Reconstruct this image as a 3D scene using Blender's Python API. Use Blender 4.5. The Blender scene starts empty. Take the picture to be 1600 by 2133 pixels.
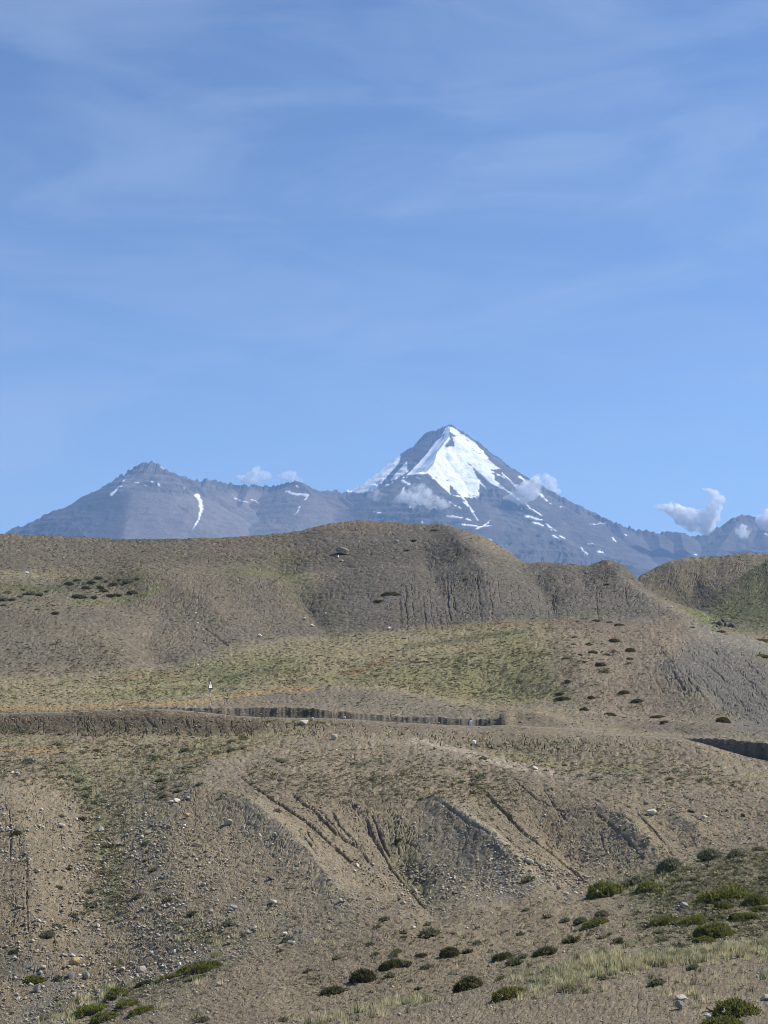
import bpy, math, time
import numpy as np
T0 = time.time()
sc = bpy.context.scene
C = sc.collection
rng = np.random.default_rng(7)

# ------------------------------------------------------------------ camera, world, sun, exposure
F = 2986.0                      # focal length in photograph pixels (1600 wide)
HY = 1400.0                     # height of the eye level in the photograph
PITCH = math.atan((HY - 1066.5) / F)
cam_d = bpy.data.cameras.new('camera')
cam = bpy.data.objects.new('camera', cam_d); C.objects.link(cam)
cam_d.sensor_fit = 'HORIZONTAL'; cam_d.sensor_width = 36.0
cam_d.lens = 36.0 * F / 1600.0
cam_d.clip_start = 0.1; cam_d.clip_end = 90000
cam.location = (0, 0, 0)
cam.rotation_euler = (math.pi / 2 + PITCH, 0, 0)
sc.camera = cam

SUN_ELEV = math.radians(46)
SUN_AZ = math.radians(76)       # clockwise from the view direction (+Y) towards +X
SKY_STRENGTH = 0.101
SUN_STRENGTH = 5.0
w = bpy.data.worlds.new('World'); sc.world = w; w.use_nodes = True
nt = w.node_tree; nt.nodes.clear()
out = nt.nodes.new('ShaderNodeOutputWorld'); bg = nt.nodes.new('ShaderNodeBackground')
sky = nt.nodes.new('ShaderNodeTexSky'); sky.sky_type = 'NISHITA'; sky.sun_disc = False
sky.sun_elevation = SUN_ELEV; sky.sun_rotation = SUN_AZ
sky.altitude = 2500; sky.air_density = 1.15; sky.dust_density = 0.3; sky.ozone_density = 1.0
bg.inputs['Strength'].default_value = SKY_STRENGTH
# thin veils of high cirrus over the whole sky
tc = nt.nodes.new('ShaderNodeTexCoord')
mp = nt.nodes.new('ShaderNodeMapping'); mp.inputs['Scale'].default_value = (3.6, 3.6, 15)
mp.inputs['Rotation'].default_value = (0, math.radians(-9), 0)
mp.inputs['Location'].default_value = (2.7, 0.4, 1.3)
n1 = nt.nodes.new('ShaderNodeTexNoise'); n1.inputs['Scale'].default_value = 1.35
n1.inputs['Detail'].default_value = 6; n1.inputs['Roughness'].default_value = 0.55
n1.inputs['Distortion'].default_value = 0.8
rp = nt.nodes.new('ShaderNodeValToRGB')
rp.color_ramp.interpolation = 'EASE'
rp.color_ramp.elements[0].position = 0.36; rp.color_ramp.elements[0].color = (0, 0, 0, 1)
rp.color_ramp.elements[1].position = 0.76; rp.color_ramp.elements[1].color = (1, 1, 1, 1)
ml = nt.nodes.new('ShaderNodeMath'); ml.operation = 'MULTIPLY'; ml.inputs[1].default_value = 0.33
grade = nt.nodes.new('ShaderNodeMix'); grade.data_type = 'RGBA'; grade.blend_type = 'MULTIPLY'
grade.inputs['Factor'].default_value = 1.0; grade.inputs['B'].default_value = (.73, .865, 1.06, 1)
mx = nt.nodes.new('ShaderNodeMix'); mx.data_type = 'RGBA'
mx.inputs['B'].default_value = (3.6, 4.5, 6.3, 1)
L = nt.links.new
L(tc.outputs['Generated'], mp.inputs['Vector']); L(mp.outputs['Vector'], n1.inputs['Vector'])
L(n1.outputs['Fac'], rp.inputs['Fac']); L(rp.outputs['Color'], ml.inputs[0])
L(sky.outputs['Color'], grade.inputs['A'])
L(grade.outputs['Result'], mx.inputs['A']); L(ml.outputs[0], mx.inputs['Factor'])
L(mx.outputs['Result'], bg.inputs['Color']); L(bg.outputs[0], out.inputs['Surface'])

sun_d = bpy.data.lights.new('sun', 'SUN'); sun = bpy.data.objects.new('sun', sun_d); C.objects.link(sun)
sun_d.energy = SUN_STRENGTH; sun_d.angle = math.radians(0.53); sun_d.color = (1.0, 0.955, 0.88)
from mathutils import Vector
sd = Vector((math.sin(SUN_AZ) * math.cos(SUN_ELEV), math.cos(SUN_AZ) * math.cos(SUN_ELEV), math.sin(SUN_ELEV)))
sun.rotation_euler = (-sd).to_track_quat('-Z', 'Y').to_euler()
vs = sc.view_settings
sc.display_settings.display_device = 'sRGB'
vs.view_transform = 'Standard'; vs.look = 'None'; vs.gamma = 1; vs.exposure = 0.38; vs.use_curve_mapping = False
cy = sc.cycles
sc.render.engine = 'CYCLES'
cy.max_bounces = 18; cy.diffuse_bounces = 2; cy.glossy_bounces = 1; cy.volume_bounces = 16
cy.transparent_max_bounces = 12; cy.transmission_bounces = 2
cy.pixel_filter_type = 'BLACKMAN_HARRIS'; cy.filter_width = 1.0
cy.use_denoising = True; cy.denoiser = 'OPENIMAGEDENOISE'; cy.denoising_input_passes = 'RGB_ALBEDO_NORMAL'; cy.denoising_prefilter = 'ACCURATE'
cy.volume_step_rate = 1.0; cy.volume_max_steps = 96

# ------------------------------------------------------------------ numeric helpers
def pchip(xk, yk, x):
    xk = np.asarray(xk, float); yk = np.asarray(yk, float); x = np.clip(x, xk[0], xk[-1])
    h = np.diff(xk); dl = np.diff(yk) / h
    m = np.zeros_like(yk)
    a, b = dl[:-1], dl[1:]
    ok = a * b > 0
    w1 = 2 * h[1:] + h[:-1]; w2 = h[1:] + 2 * h[:-1]
    with np.errstate(divide='ignore', invalid='ignore'):
        mm = (w1 + w2) / (w1 / a + w2 / b)
    m[1:-1] = np.where(ok, mm, 0); m[0] = dl[0]; m[-1] = dl[-1]
    i = np.clip(np.searchsorted(xk, x) - 1, 0, len(xk) - 2)
    t = (x - xk[i]) / h[i]
    return ((2*t**3 - 3*t**2 + 1) * yk[i] + (t**3 - 2*t**2 + t) * h[i] * m[i]
            + (-2*t**3 + 3*t**2) * yk[i+1] + (t**3 - t**2) * h[i] * m[i+1])

def pchip_cols(xk, yk, seg, t):
    """xk, yk: (n, K) node arrays; seg, t: (R,) segment number and fraction -> x, y of shape (n, R)"""
    h = np.diff(xk, axis=1); dl = np.diff(yk, axis=1) / h
    m = np.zeros_like(yk)
    a, b = dl[:, :-1], dl[:, 1:]
    w1 = 2 * h[:, 1:] + h[:, :-1]; w2 = h[:, 1:] + 2 * h[:, :-1]
    with np.errstate(divide='ignore', invalid='ignore'):
        mm = (w1 + w2) / (w1 / a + w2 / b)
    m[:, 1:-1] = np.where(a * b > 0, mm, 0); m[:, 0] = dl[:, 0]; m[:, -1] = dl[:, -1]
    t = t[None, :]
    X = xk[:, seg] + h[:, seg] * t
    Y = ((2*t**3 - 3*t**2 + 1) * yk[:, seg] + (t**3 - 2*t**2 + t) * h[:, seg] * m[:, seg]
         + (-2*t**3 + 3*t**2) * yk[:, seg+1] + (t**3 - t**2) * h[:, seg] * m[:, seg+1])
    return X, Y

_G = np.random.default_rng(11).normal(size=(4096, 3)); _G /= np.linalg.norm(_G, axis=1)[:, None]
_G2 = np.random.default_rng(12).uniform(0, 2*np.pi, 4096)
_GX, _GY = np.cos(_G2), np.sin(_G2)
def _h(i, j, k=0):
    v = (i * 73856093) ^ (j * 19349663) ^ (k * 83492791)
    v = (v ^ (v >> 13)) * 1274126177
    return (v ^ (v >> 16)) & 4095
def perlin(x, y):
    xi = np.floor(x).astype(np.int64); yi = np.floor(y).astype(np.int64)
    fx = x - xi; fy = y - yi
    u = fx*fx*fx*(fx*(fx*6-15)+10); v = fy*fy*fy*(fy*(fy*6-15)+10)
    def g(a, b):
        h = _h(xi + a, yi + b); return _GX[h] * (fx - a) + _GY[h] * (fy - b)
    a = g(0, 0); b = g(1, 0); c = g(0, 1); d = g(1, 1)
    return 1.5 * ((a + (b - a) * u) * (1 - v) + (c + (d - c) * u) * v)
def perlin3(x, y, z):
    xi = np.floor(x).astype(np.int64); yi = np.floor(y).astype(np.int64); zi = np.floor(z).astype(np.int64)
    fx = x - xi; fy = y - yi; fz = z - zi
    u = fx*fx*(3-2*fx); v = fy*fy*(3-2*fy); w_ = fz*fz*(3-2*fz)
    def g(a, b, c):
        G = _G[_h(xi + a, yi + b, zi + c)]
        return G[..., 0]*(fx-a) + G[..., 1]*(fy-b) + G[..., 2]*(fz-c)
    l = lambda p, q, t: p + (q - p) * t
    return 1.6 * l(l(l(g(0,0,0), g(1,0,0), u), l(g(0,1,0), g(1,1,0), u), v),
                   l(l(g(0,0,1), g(1,0,1), u), l(g(0,1,1), g(1,1,1), u), v), w_)
def cells(x, y):
    """distance to nearest and second nearest jittered cell point"""
    xi = np.floor(x).astype(np.int64); yi = np.floor(y).astype(np.int64)
    f1 = np.full(x.shape, 9.0); f2 = np.full(x.shape, 9.0)
    for a in (-1, 0, 1):
        for b in (-1, 0, 1):
            h = _h(xi + a, yi + b, 5); h2 = _h(xi + a, yi + b, 9)
            d = (xi + a + h / 4096. - x) ** 2 + (yi + b + h2 / 4096. - y) ** 2
            m = d < f1
            f2 = np.where(m, f1, np.minimum(f2, d)); f1 = np.where(m, d, f1)
    return np.sqrt(f1), np.sqrt(f2)
def sstep(a, b, x):
    t = np.clip((x - a) / (b - a), 0, 1); return t * t * (3 - 2 * t)
def fbm(x, y, o=4, ox=0):
    r = 0; a = 1; s = 0
    for i in range(o):
        r = r + a * perlin(x * 2**i + 17.3 * i + ox, y * 2**i - 9.1 * i + ox); s += a; a *= .5
    return r / s

CP, SP = math.cos(PITCH), math.sin(PITCH)
def s_of_Y(Y):            # height over depth for an image row
    v = (1066.5 - Y) / F
    return (SP + v * CP) / (CP - v * SP)
def Y_of_s(s): return 1066.5 - F * (s * CP - SP) / (CP + s * SP)
def project(x, y, z):
    fw = y * CP + z * SP; up = z * CP - y * SP
    return 800 + F * x / fw, 1066.5 - F * up / fw
def polydist(px, py, pts, asp=1.0):
    """distance in px to a polyline (rows stretched by asp) and the fraction along it"""
    best = np.full(px.shape, 1e9); frac = np.zeros(px.shape)
    n = len(pts) - 1
    for i in range(n):
        ax, ay = pts[i]; bx, by = pts[i + 1]; ay *= asp; by *= asp
        dx, dy = bx - ax, by - ay; q = max(dx*dx + dy*dy, 1e-9)
        t = np.clip(((px - ax) * dx + (py * asp - ay) * dy) / q, 0, 1)
        d = np.hypot(px - ax - t * dx, py * asp - ay - t * dy)
        m = d < best; best = np.where(m, d, best); frac = np.where(m, (i + t) / n, frac)
    return best, frac
def inpoly(px, py, pts):
    r = np.zeros(px.shape, bool); n = len(pts)
    for i in range(n):
        x1, y1 = pts[i]; x2, y2 = pts[(i + 1) % n]
        if y1 == y2: continue
        r ^= ((y1 > py) != (y2 > py)) & (px < (x2 - x1) * (py - y1) / (y2 - y1) + x1)
    return r

def grid_mesh(name, P, col=None, extra=None):
    n, m = P.shape[:2]
    me = bpy.data.meshes.new(name)
    me.vertices.add(n * m); me.vertices.foreach_set('co', P.reshape(-1).astype(np.float32))
    i = np.arange(n * m).reshape(n, m)
    q = np.stack([i[:-1, :-1], i[1:, :-1], i[1:, 1:], i[:-1, 1:]], -1).reshape(-1)
    k = len(q) // 4
    me.loops.add(len(q)); me.loops.foreach_set('vertex_index', q.astype(np.int32))
    me.polygons.add(k); me.polygons.foreach_set('loop_start', np.arange(0, len(q), 4, dtype=np.int32))
    me.update(calc_edges=True)
    me.polygons.foreach_set('use_smooth', np.ones(k, bool))
    if col is not None:
        a = me.color_attributes.new('tint', 'FLOAT_COLOR', 'POINT')
        c = np.ones((n * m, 4), np.float32); c[:, :3] = col.reshape(-1, 3); a.data.foreach_set('color', c.reshape(-1))
    if extra is not None:
        for nm, arr in extra.items():
            a = me.attributes.new(nm, 'FLOAT', 'POINT'); a.data.foreach_set('value', arr.reshape(-1).astype(np.float32))
    return me
def soup_mesh(name, V, Fc, smooth=False, col=None, mats=None):
    """V (n,3); Fc (m,3 or 4)"""
    me = bpy.data.meshes.new(name); V = np.asarray(V, np.float32); Fc = np.asarray(Fc, np.int32)
    k = Fc.shape[1]
    me.vertices.add(len(V)); me.vertices.foreach_set('co', V.reshape(-1))
    me.loops.add(Fc.size); me.loops.foreach_set('vertex_index', Fc.reshape(-1))
    me.polygons.add(len(Fc)); me.polygons.foreach_set('loop_start', np.arange(0, Fc.size, k, dtype=np.int32))
    me.update(calc_edges=True)
    if smooth: me.polygons.foreach_set('use_smooth', np.ones(len(Fc), bool))
    if col is not None:
        a = me.color_attributes.new('tint', 'FLOAT_COLOR', 'POINT')
        c = np.ones((len(V), 4), np.float32); c[:, :3] = col; a.data.foreach_set('color', c.reshape(-1))
    return me
def link(name, me, parent=None, **props):
    o = bpy.data.objects.new(name, me); C.objects.link(o)
    if parent is not None: o.parent = parent
    for k, v in props.items(): o[k] = v
    return o
def empty(name, loc, **props):
    o = bpy.data.objects.new(name, None); o.empty_display_size = .2; C.objects.link(o); o.location = loc
    for k, v in props.items(): o[k] = v
    return o

# ------------------------------------------------------------------ materials
def mat(name, base=None, rough=0.95, attr=False, noise=None, bump=None, spec=0.15, rnd=0.0):
    m = bpy.data.materials.new(name); m.use_nodes = True
    t = m.node_tree; b = t.nodes['Principled BSDF']
    b.inputs['Roughness'].default_value = rough
    b.inputs['Specular IOR Level'].default_value = spec
    if attr:
        c = t.nodes.new('ShaderNodeAttribute'); c.attribute_name = 'tint'; cur = c.outputs['Color']
    else:
        c = t.nodes.new('ShaderNodeRGB'); c.outputs[0].default_value = (*base, 1); cur = c.outputs[0]
    tco = t.nodes.new('ShaderNodeTexCoord')
    for (scale, lo, hi, det) in (noise or []):
        n = t.nodes.new('ShaderNodeTexNoise'); n.inputs['Scale'].default_value = scale; n.inputs['Detail'].default_value = det
        n.inputs['Roughness'].default_value = 0.65
        r = t.nodes.new('ShaderNodeMapRange'); r.inputs['From Min'].default_value = .3; r.inputs['From Max'].default_value = .7
        r.inputs['To Min'].default_value = lo; r.inputs['To Max'].default_value = hi
        v = t.nodes.new('ShaderNodeVectorMath'); v.operation = 'SCALE'
        t.links.new(tco.outputs['Object'], n.inputs['Vector'])
        t.links.new(n.outputs['Fac'], r.inputs['Value']); t.links.new(cur, v.inputs[0]); t.links.new(r.outputs[0], v.inputs['Scale'])
        cur = v.outputs[0]
    if rnd:
        oi = t.nodes.new('ShaderNodeObjectInfo'); r = t.nodes.new('ShaderNodeMapRange')
        r.inputs['To Min'].default_value = 1 - rnd; r.inputs['To Max'].default_value = 1 + rnd
        v = t.nodes.new('ShaderNodeVectorMath'); v.operation = 'SCALE'
        t.links.new(oi.outputs['Random'], r.inputs['Value']); t.links.new(cur, v.inputs[0]); t.links.new(r.outputs[0], v.inputs['Scale'])
        cur = v.outputs[0]
    t.links.new(cur, b.inputs['Base Color'])
    if bump:
        prev = None
        for (scale, dist) in bump:
            n = t.nodes.new('ShaderNodeTexNoise'); n.inputs['Scale'].default_value = scale; n.inputs['Detail'].default_value = 5
            n.inputs['Roughness'].default_value = .7
            bp = t.nodes.new('ShaderNodeBump'); bp.inputs['Strength'].default_value = 1; bp.inputs['Distance'].default_value = dist
            t.links.new(tco.outputs['Object'], n.inputs['Vector'])
            t.links.new(n.outputs['Fac'], bp.inputs['Height'])
            if prev is not None: t.links.new(prev, bp.inputs['Normal'])
            prev = bp.outputs[0]
        t.links.new(prev, b.inputs['Normal'])
    return m
M_ground = mat('gravelly_soil', attr=True, noise=[(9, .72, 1.25, 6), (1.1, .85, 1.15, 5)], bump=[(14, .06), (2.5, .12)])
M_rock = mat('mountain_rock', attr=True, noise=[(.02, .75, 1.25, 8)], bump=[(.05, 9)])
M_stone = mat('pale_stone', (.36, .34, .30), noise=[(5, .75, 1.2, 6)], bump=[(6, .05)], rnd=.18)
M_gravel = mat('gravel', attr=True, noise=[(8, .8, 1.2, 4)])
M_leaf = mat('cushion_leaves', attr=True, rough=.75, noise=[(2.2, .75, 1.25, 3)], rnd=.12, spec=.2)
M_wood = mat('woody_stems', (.045, .04, .028), noise=[(20, .7, 1.3, 3)])
M_grass = mat('dry_grass', attr=True, rough=.8)
def translucent(m, f):
    t = m.node_tree; b = t.nodes['Principled BSDF']; o = [n for n in t.nodes if n.type == 'OUTPUT_MATERIAL'][0]
    tr = t.nodes.new('ShaderNodeBsdfTranslucent'); mx_ = t.nodes.new('ShaderNodeMixShader'); mx_.inputs[0].default_value = f
    t.links.new(b.inputs['Base Color'].links[0].from_socket, tr.inputs['Color'])
    t.links.new(b.outputs[0], mx_.inputs[1]); t.links.new(tr.outputs[0], mx_.inputs[2]); t.links.new(mx_.outputs[0], o.inputs['Surface'])
translucent(M_leaf, .35); translucent(M_grass, .35)
M_road = mat('dusty_road', (.21, .18, .145), noise=[(3, .85, 1.15, 6)], bump=[(8, .02)])

# ------------------------------------------------------------------ terrain node curves
XS = np.concatenate([np.linspace(-900, -160, 36)[:-1], np.linspace(-160, -10, 38)[:-1], np.arange(-10, 1611, 2.2), np.linspace(1611, 1780, 44)[1:], np.linspace(1780, 2500, 36)[1:]])
NC = len(XS)
TAN = (XS - 800) / F * CP                  # tan of azimuth, exact at eye level
def curve(pts):                            # Y of the line for each column, allowing for the slight lean of columns
    xk = [p[0] for p in pts]; yk = [p[1] for p in pts]
    X = XS.copy()
    for _ in range(3):
        Y = pchip(xk, yk, X) if len(pts) > 1 else np.full(NC, yk[0])
        X = 800 + F * TAN / (CP + s_of_Y(Y) * SP)
    return Y
def dcurve(pts): return pchip([p[0] for p in pts], [p[1] for p in pts], XS) if len(pts) > 1 else np.full(NC, float(pts[0][1]))
nodes = []          # (name, Y array, D array, rows for the segment that ends at this node)
def N(name, Y, D, rows, add=0.0):
    Ya = Y.copy() if isinstance(Y, np.ndarray) else curve(Y)
    Da = D.copy() if isinstance(D, np.ndarray) else dcurve(D)
    nodes.append((name, Ya + add, Da, rows)); return Ya + add, Da
def on(lo, hi, soft=60):                   # 0/1 window over columns
    return sstep(lo - soft, lo + soft, XS) * (1 - sstep(hi - soft, hi + soft, XS))

N('n0', [(0, 3500), (1, 3500)], [(0, 2.6), (1, 2.6)], 0)
N('n1', [(-400, 2390), (0, 2360), (1600, 2300), (2000, 2290)], [(0, 12), (1600, 12)], 14)
N('n2', [(-400, 2330), (0, 2310), (400, 2270), (800, 2200), (1200, 2160), (1600, 2120), (2000, 2090)], [(0, 22), (1600, 22)], 20)
Y2, D2 = N('a0', [(-400, 2300), (0, 2250), (200, 2200), (400, 2165), (600, 2130), (800, 2096), (1000, 2050), (1100, 2018), (1200, 2000), (1400, 1975), (1600, 1950), (2000, 1900)],
           [(0, 33), (1600, 36)], 60)
N('a0dip', Y2 - 3 + 10 * on(620, 2600), D2 + 3.2, 8)
Y4, D4 = N('a', [(-400, 2250), (0, 2152), (100, 2129), (180, 2106), (270, 2066), (400, 2014), (500, 1986), (620, 1958), (760, 1914), (860, 1886), (980, 1872), (1090, 1866), (1200, 1852), (1300, 1826), (1400, 1802), (1500, 1777), (1600, 1752), (2000, 1650)],
           [(0, 52), (800, 55), (1600, 62)], 150)
N('gully', Y4 + 22, D4 + 6, 12)
Y6, D6 = N('b0', Y4 + 6, D4 + [12], 14)
YB1, DB1 = N('b1', [(-400, 1880), (0, 1850), (200, 1860), (400, 1815), (600, 1790), (800, 1790), (1000, 1775), (1200, 1755), (1400, 1720), (1600, 1690), (2000, 1600)],
           [(0, 84), (800, 84), (1600, 86)], 150)
N('b2', [(-400, 1650), (0, 1640), (200, 1655), (400, 1622), (600, 1612), (800, 1612), (1000, 1625), (1200, 1630), (1400, 1640), (1600, 1655), (2000, 1680)],
  [(0, 106), (1000, 106), (1300, 102), (1600, 93)], 140)
N('b3', [(-400, 1570), (0, 1568), (200, 1572), (400, 1565), (700, 1552), (1000, 1566), (1300, 1580), (1600, 1625), (2000, 1665)],
  [(0, 130), (900, 130), (1300, 118), (1600, 102)], 60)
N('berm', [(-400, 1535), (0, 1530), (200, 1531), (400, 1535), (500, 1531), (600, 1522), (700, 1517), (800, 1515), (900, 1519), (1000, 1522), (1100, 1523), (1200, 1530), (1300, 1541), (1440, 1558), (1600, 1598), (2000, 1655)],
  [(0, 145), (900, 145), (1300, 134), (1600, 112)], 40)
Y10, D10 = N('roadedge', [(-400, 1492), (0, 1487), (150, 1484), (230, 1480), (300, 1478), (400, 1483), (450, 1488), (500, 1493), (600, 1497), (700, 1499), (800, 1505), (900, 1510), (1000, 1513), (1050, 1511), (1100, 1514), (1200, 1519), (1250, 1527), (1300, 1533), (1400, 1539), (1440, 1546), (1500, 1562), (1560, 1579), (1600, 1587), (2000, 1650)],
  [(0, 149), (900, 149), (1300, 139), (1600, 117)], 46)
N('road1', Y10 + 2.5, D10 + .8, 3)
Y11, D11 = N('road2', Y10 + 1.0, D10 + 6.2, 4)
slump = sstep(1045, 1075, XS) * (1 - sstep(1400, 1450, XS)) 
flute = (.8 * np.abs(perlin(XS / 37., XS * 0 + .5)) + .45 * np.abs(perlin(XS / 13., XS * 0 + 7.5)) + .18 * perlin(XS / 5.5, XS * 0 + 3.5) + .6 * perlin(XS / 90., XS * 0 + 2.5)) * (1 - .8 * slump)
Y12, D12 = N('cuttop', [(-400, 1484), (0, 1482), (150, 1480), (230, 1476), (300, 1472), (400, 1474), (500, 1475), (600, 1473), (640, 1475), (700, 1481), (800, 1490), (900, 1494), (1000, 1496), (1030, 1494), (1060, 1481), (1100, 1479), (1150, 1491), (1200, 1508), (1260, 1522), (1300, 1529), (1400, 1534), (1440, 1539), (1500, 1541), (1560, 1545), (1600, 1549), (2000, 1600)],
  D11 + 1.0 + flute + 4.2 * slump, 44)
D12b = D11 + 1.4 + 4.2 * slump
nodes[-1] = (nodes[-1][0], Y12 + (1 - .8 * slump) * (1.6 * perlin(XS / 21., XS * 0 + 1.5) + 1.3 * perlin(XS / 7., XS * 0 + 1.5)), D12, 44)
N('cutback', Y12 - 2.0, D12b + 2.4, 5)
N('cutback2', Y12 - 5.5, D12b + 6.5, 5)
Y13, D13 = N('d1', [(-400, 1468), (0, 1465), (200, 1462), (400, 1452), (500, 1447), (560, 1442), (640, 1433), (700, 1430), (780, 1428), (850, 1440), (920, 1454), (1000, 1465), (1060, 1466), (1150, 1474), (1300, 1496), (1400, 1505), (1600, 1520), (2000, 1560)],
  [(0, 182), (600, 190), (1000, 186), (1300, 168), (1600, 142)], 50)
N('d1dip', Y13 - 3 + 6.5 * on(590, 900, 50), D13 + 6, 8)
N('e1', [(-400, 1448), (0, 1446), (200, 1436), (400, 1412), (600, 1386), (800, 1378), (1000, 1374), (1200, 1378), (1400, 1395), (1500, 1410), (1600, 1425), (2000, 1490)],
  [(0, 205), (600, 216), (1200, 214), (1600, 190)], 70)
Y15, D15 = N('e', [(-400, 1435), (0, 1432), (150, 1418), (300, 1396), (400, 1373), (500, 1353), (640, 1331), (750, 1320), (900, 1305), (1000, 1298), (1130, 1291), (1250, 1288), (1370, 1293), (1440, 1306), (1500, 1320), (1560, 1335), (1600, 1346), (2000, 1430)],
  [(0, 222), (600, 252), (1300, 256), (1600, 246)], 90)
wE = sstep(560, 760, XS)
N('edip', Y15 - 5 + 17 * wE * (1 - sstep(1380, 1500, XS)), D15 + 10, 8)
N('f0base', Y15 - 14 + 16 * wE * (1 - sstep(1380, 1500, XS)), D15 + 24, 10)
N('f0mid', [(-400, 1340), (0, 1340), (200, 1345), (400, 1345), (560, 1325), (700, 1295), (900, 1278), (1100, 1272), (1300, 1275), (1400, 1283), (1500, 1300), (1600, 1318), (2000, 1400)],
  [(0, 262), (600, 290), (1300, 300), (1600, 290)], 70)
Y18, D18 = N('f0', [(-400, 1270), (0, 1268), (100, 1264), (200, 1269), (290, 1286), (350, 1292), (450, 1286), (600, 1276), (700, 1258), (900, 1240), (1100, 1243), (1300, 1255), (1380, 1268), (1450, 1281), (1500, 1292), (1600, 1308), (2000, 1390)],
  [(0, 292), (600, 322), (1300, 330), (1600, 330)], 70)
N('f0dip', Y18 - 8 + 14 * (1 - sstep(200, 320, XS)), D18 + 10, 10)
Y20, D20 = N('f1', [(-400, 1196), (0, 1196), (100, 1205), (200, 1197), (300, 1184), (400, 1181), (500, 1184), (600, 1192), (700, 1190), (800, 1180), (950, 1185), (1090, 1205), (1200, 1212), (1300, 1228), (1350, 1244), (1400, 1260), (1450, 1276), (1500, 1288), (1600, 1305), (2000, 1385)],
  [(0, 352), (600, 368), (1300, 360), (1600, 350)], 70)
N('f1dip', Y20 - 5 + 8 * (1 - sstep(560, 680, XS)), D20 + 9, 10)
N('g1', [(-400, 1152), (0, 1152), (200, 1156), (400, 1150), (600, 1144), (700, 1130), (850, 1128), (1000, 1145), (1090, 1186), (1200, 1192), (1300, 1205), (1350, 1238), (1400, 1257), (1450, 1273), (1500, 1285), (1600, 1303), (2000, 1383)],
  [(0, 400), (600, 402), (1300, 380), (1600, 362)], 60)
gj = 1.2 * perlin(XS / 31., XS * 0 + 4.5) + .7 * perlin(XS / 9., XS * 0 + 4.5)
Y23, D23 = N('g', curve([(-400, 1100), (0, 1111), (100, 1115), (200, 1119), (290, 1122), (390, 1121), (460, 1119), (560, 1113), (620, 1105), (680, 1091), (750, 1084), (850, 1088), (920, 1097), (990, 1113), (1050, 1141), (1090, 1164), (1130, 1167), (1170, 1170), (1230, 1175), (1265, 1170), (1290, 1175), (1310, 1188), (1330, 1213), (1350, 1236), (1400, 1256), (1450, 1272), (1500, 1284), (1600, 1302), (2000, 1382)]) + gj,
  [(0, 440), (800, 445), (1300, 400), (1600, 370)], 60)
N('gdip', Y23 + 22 - 16 * sstep(1360, 1420, XS), D23 + 25 - 10 * sstep(1360, 1450, XS), 14)
Y25, D25 = N('h2', curve([(1200, 1300), (1300, 1292), (1400, 1283), (1455, 1268), (1500, 1231), (1550, 1196), (1600, 1166), (1700, 1110), (2000, 1060)]) + gj,
  [(1300, 450), (1455, 440), (1600, 470)], 80)
N('h2dip', Y25 + 13, D25 + 16, 8)
N('h1', [(1200, 1290), (1300, 1270), (1400, 1255), (1500, 1200), (1600, 1182), (1700, 1165), (2000, 1120)], [(1300, 500), (1600, 530)], 40)
Y27, D27 = N('h', curve([(1100, 1300), (1300, 1245), (1335, 1200), (1350, 1190), (1380, 1177), (1430, 1161), (1500, 1155), (1560, 1151), (1600, 1153), (1700, 1150), (2000, 1130)]) + gj,
  [(1300, 560), (1600, 600)], 50)
N('hdip', Y27 + 30, D27 + 60, 10)
N('v1', Y_of_s(np.full(NC, -60 / 2200.)), [(0, 2200), (1, 2200)], 14)
N('v2', Y_of_s(np.full(NC, -60 / 26000.)), [(0, 26000), (1, 26000)], 10)

K = len(nodes)
YK = np.stack([n[1] for n in nodes], 1); DK = np.stack([n[2] for n in nodes], 1)
SK = s_of_Y(YK)
seg = []; tt = []
for k in range(1, K):
    r = max(3, int(round(nodes[k][3] * (.84 if nodes[k][2].mean() < 160 else .70))))
    seg += [k - 1] * r; tt += list((np.arange(r)) / r)
seg.append(K - 2); tt.append(1.0)
seg = np.array(seg); tt = np.array(tt)
LD, S = pchip_cols(np.log(DK), SK, seg, tt)
D = np.exp(LD)
names = [n[0] for n in nodes]
def rows_of(a, b):                       # row mask between two nodes
    ia, ib = names.index(a), names.index(b)
    return (seg >= ia) & (seg < ib)
Xw = D * TAN[:, None]; Yw = D.copy(); Zw = D * S
SX, SY = project(Xw, Yw, Zw)
PX = D / F                               # metres per photograph pixel
print('terrain grid', D.shape, time.time() - T0)

# ---- broad relief: spurs (+) and hollows (-), given along their lines; amp in metres, r in px
def relief(Z, pts, r, amp, asp=1.6, taper=True):
    xs = [p[0] for p in pts]; ys = [p[1] for p in pts]
    m = (SX > min(xs) - 3*r) & (SX < max(xs) + 3*r) & (SY > min(ys) - 3*r) & (SY < max(ys) + 3*r)
    if not m.any(): return
    d, f = polydist(SX[m], SY[m], pts, asp)
    tp = np.sin(np.pi * np.clip(f, .06, .94)) ** .6 if taper else 1
    d = d + r * .35 * fbm(SX[m] / (r * 1.2), SY[m] / (r * .8), 3, ox=r)
    Z[m] += amp * (.75 if ys[0] > 1500 else .9) * np.exp(-np.abs(d / r) ** 1.35) * tp
ZR = np.zeros_like(Zw)
R = lambda *a, **k: relief(ZR, *a, **k)
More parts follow.
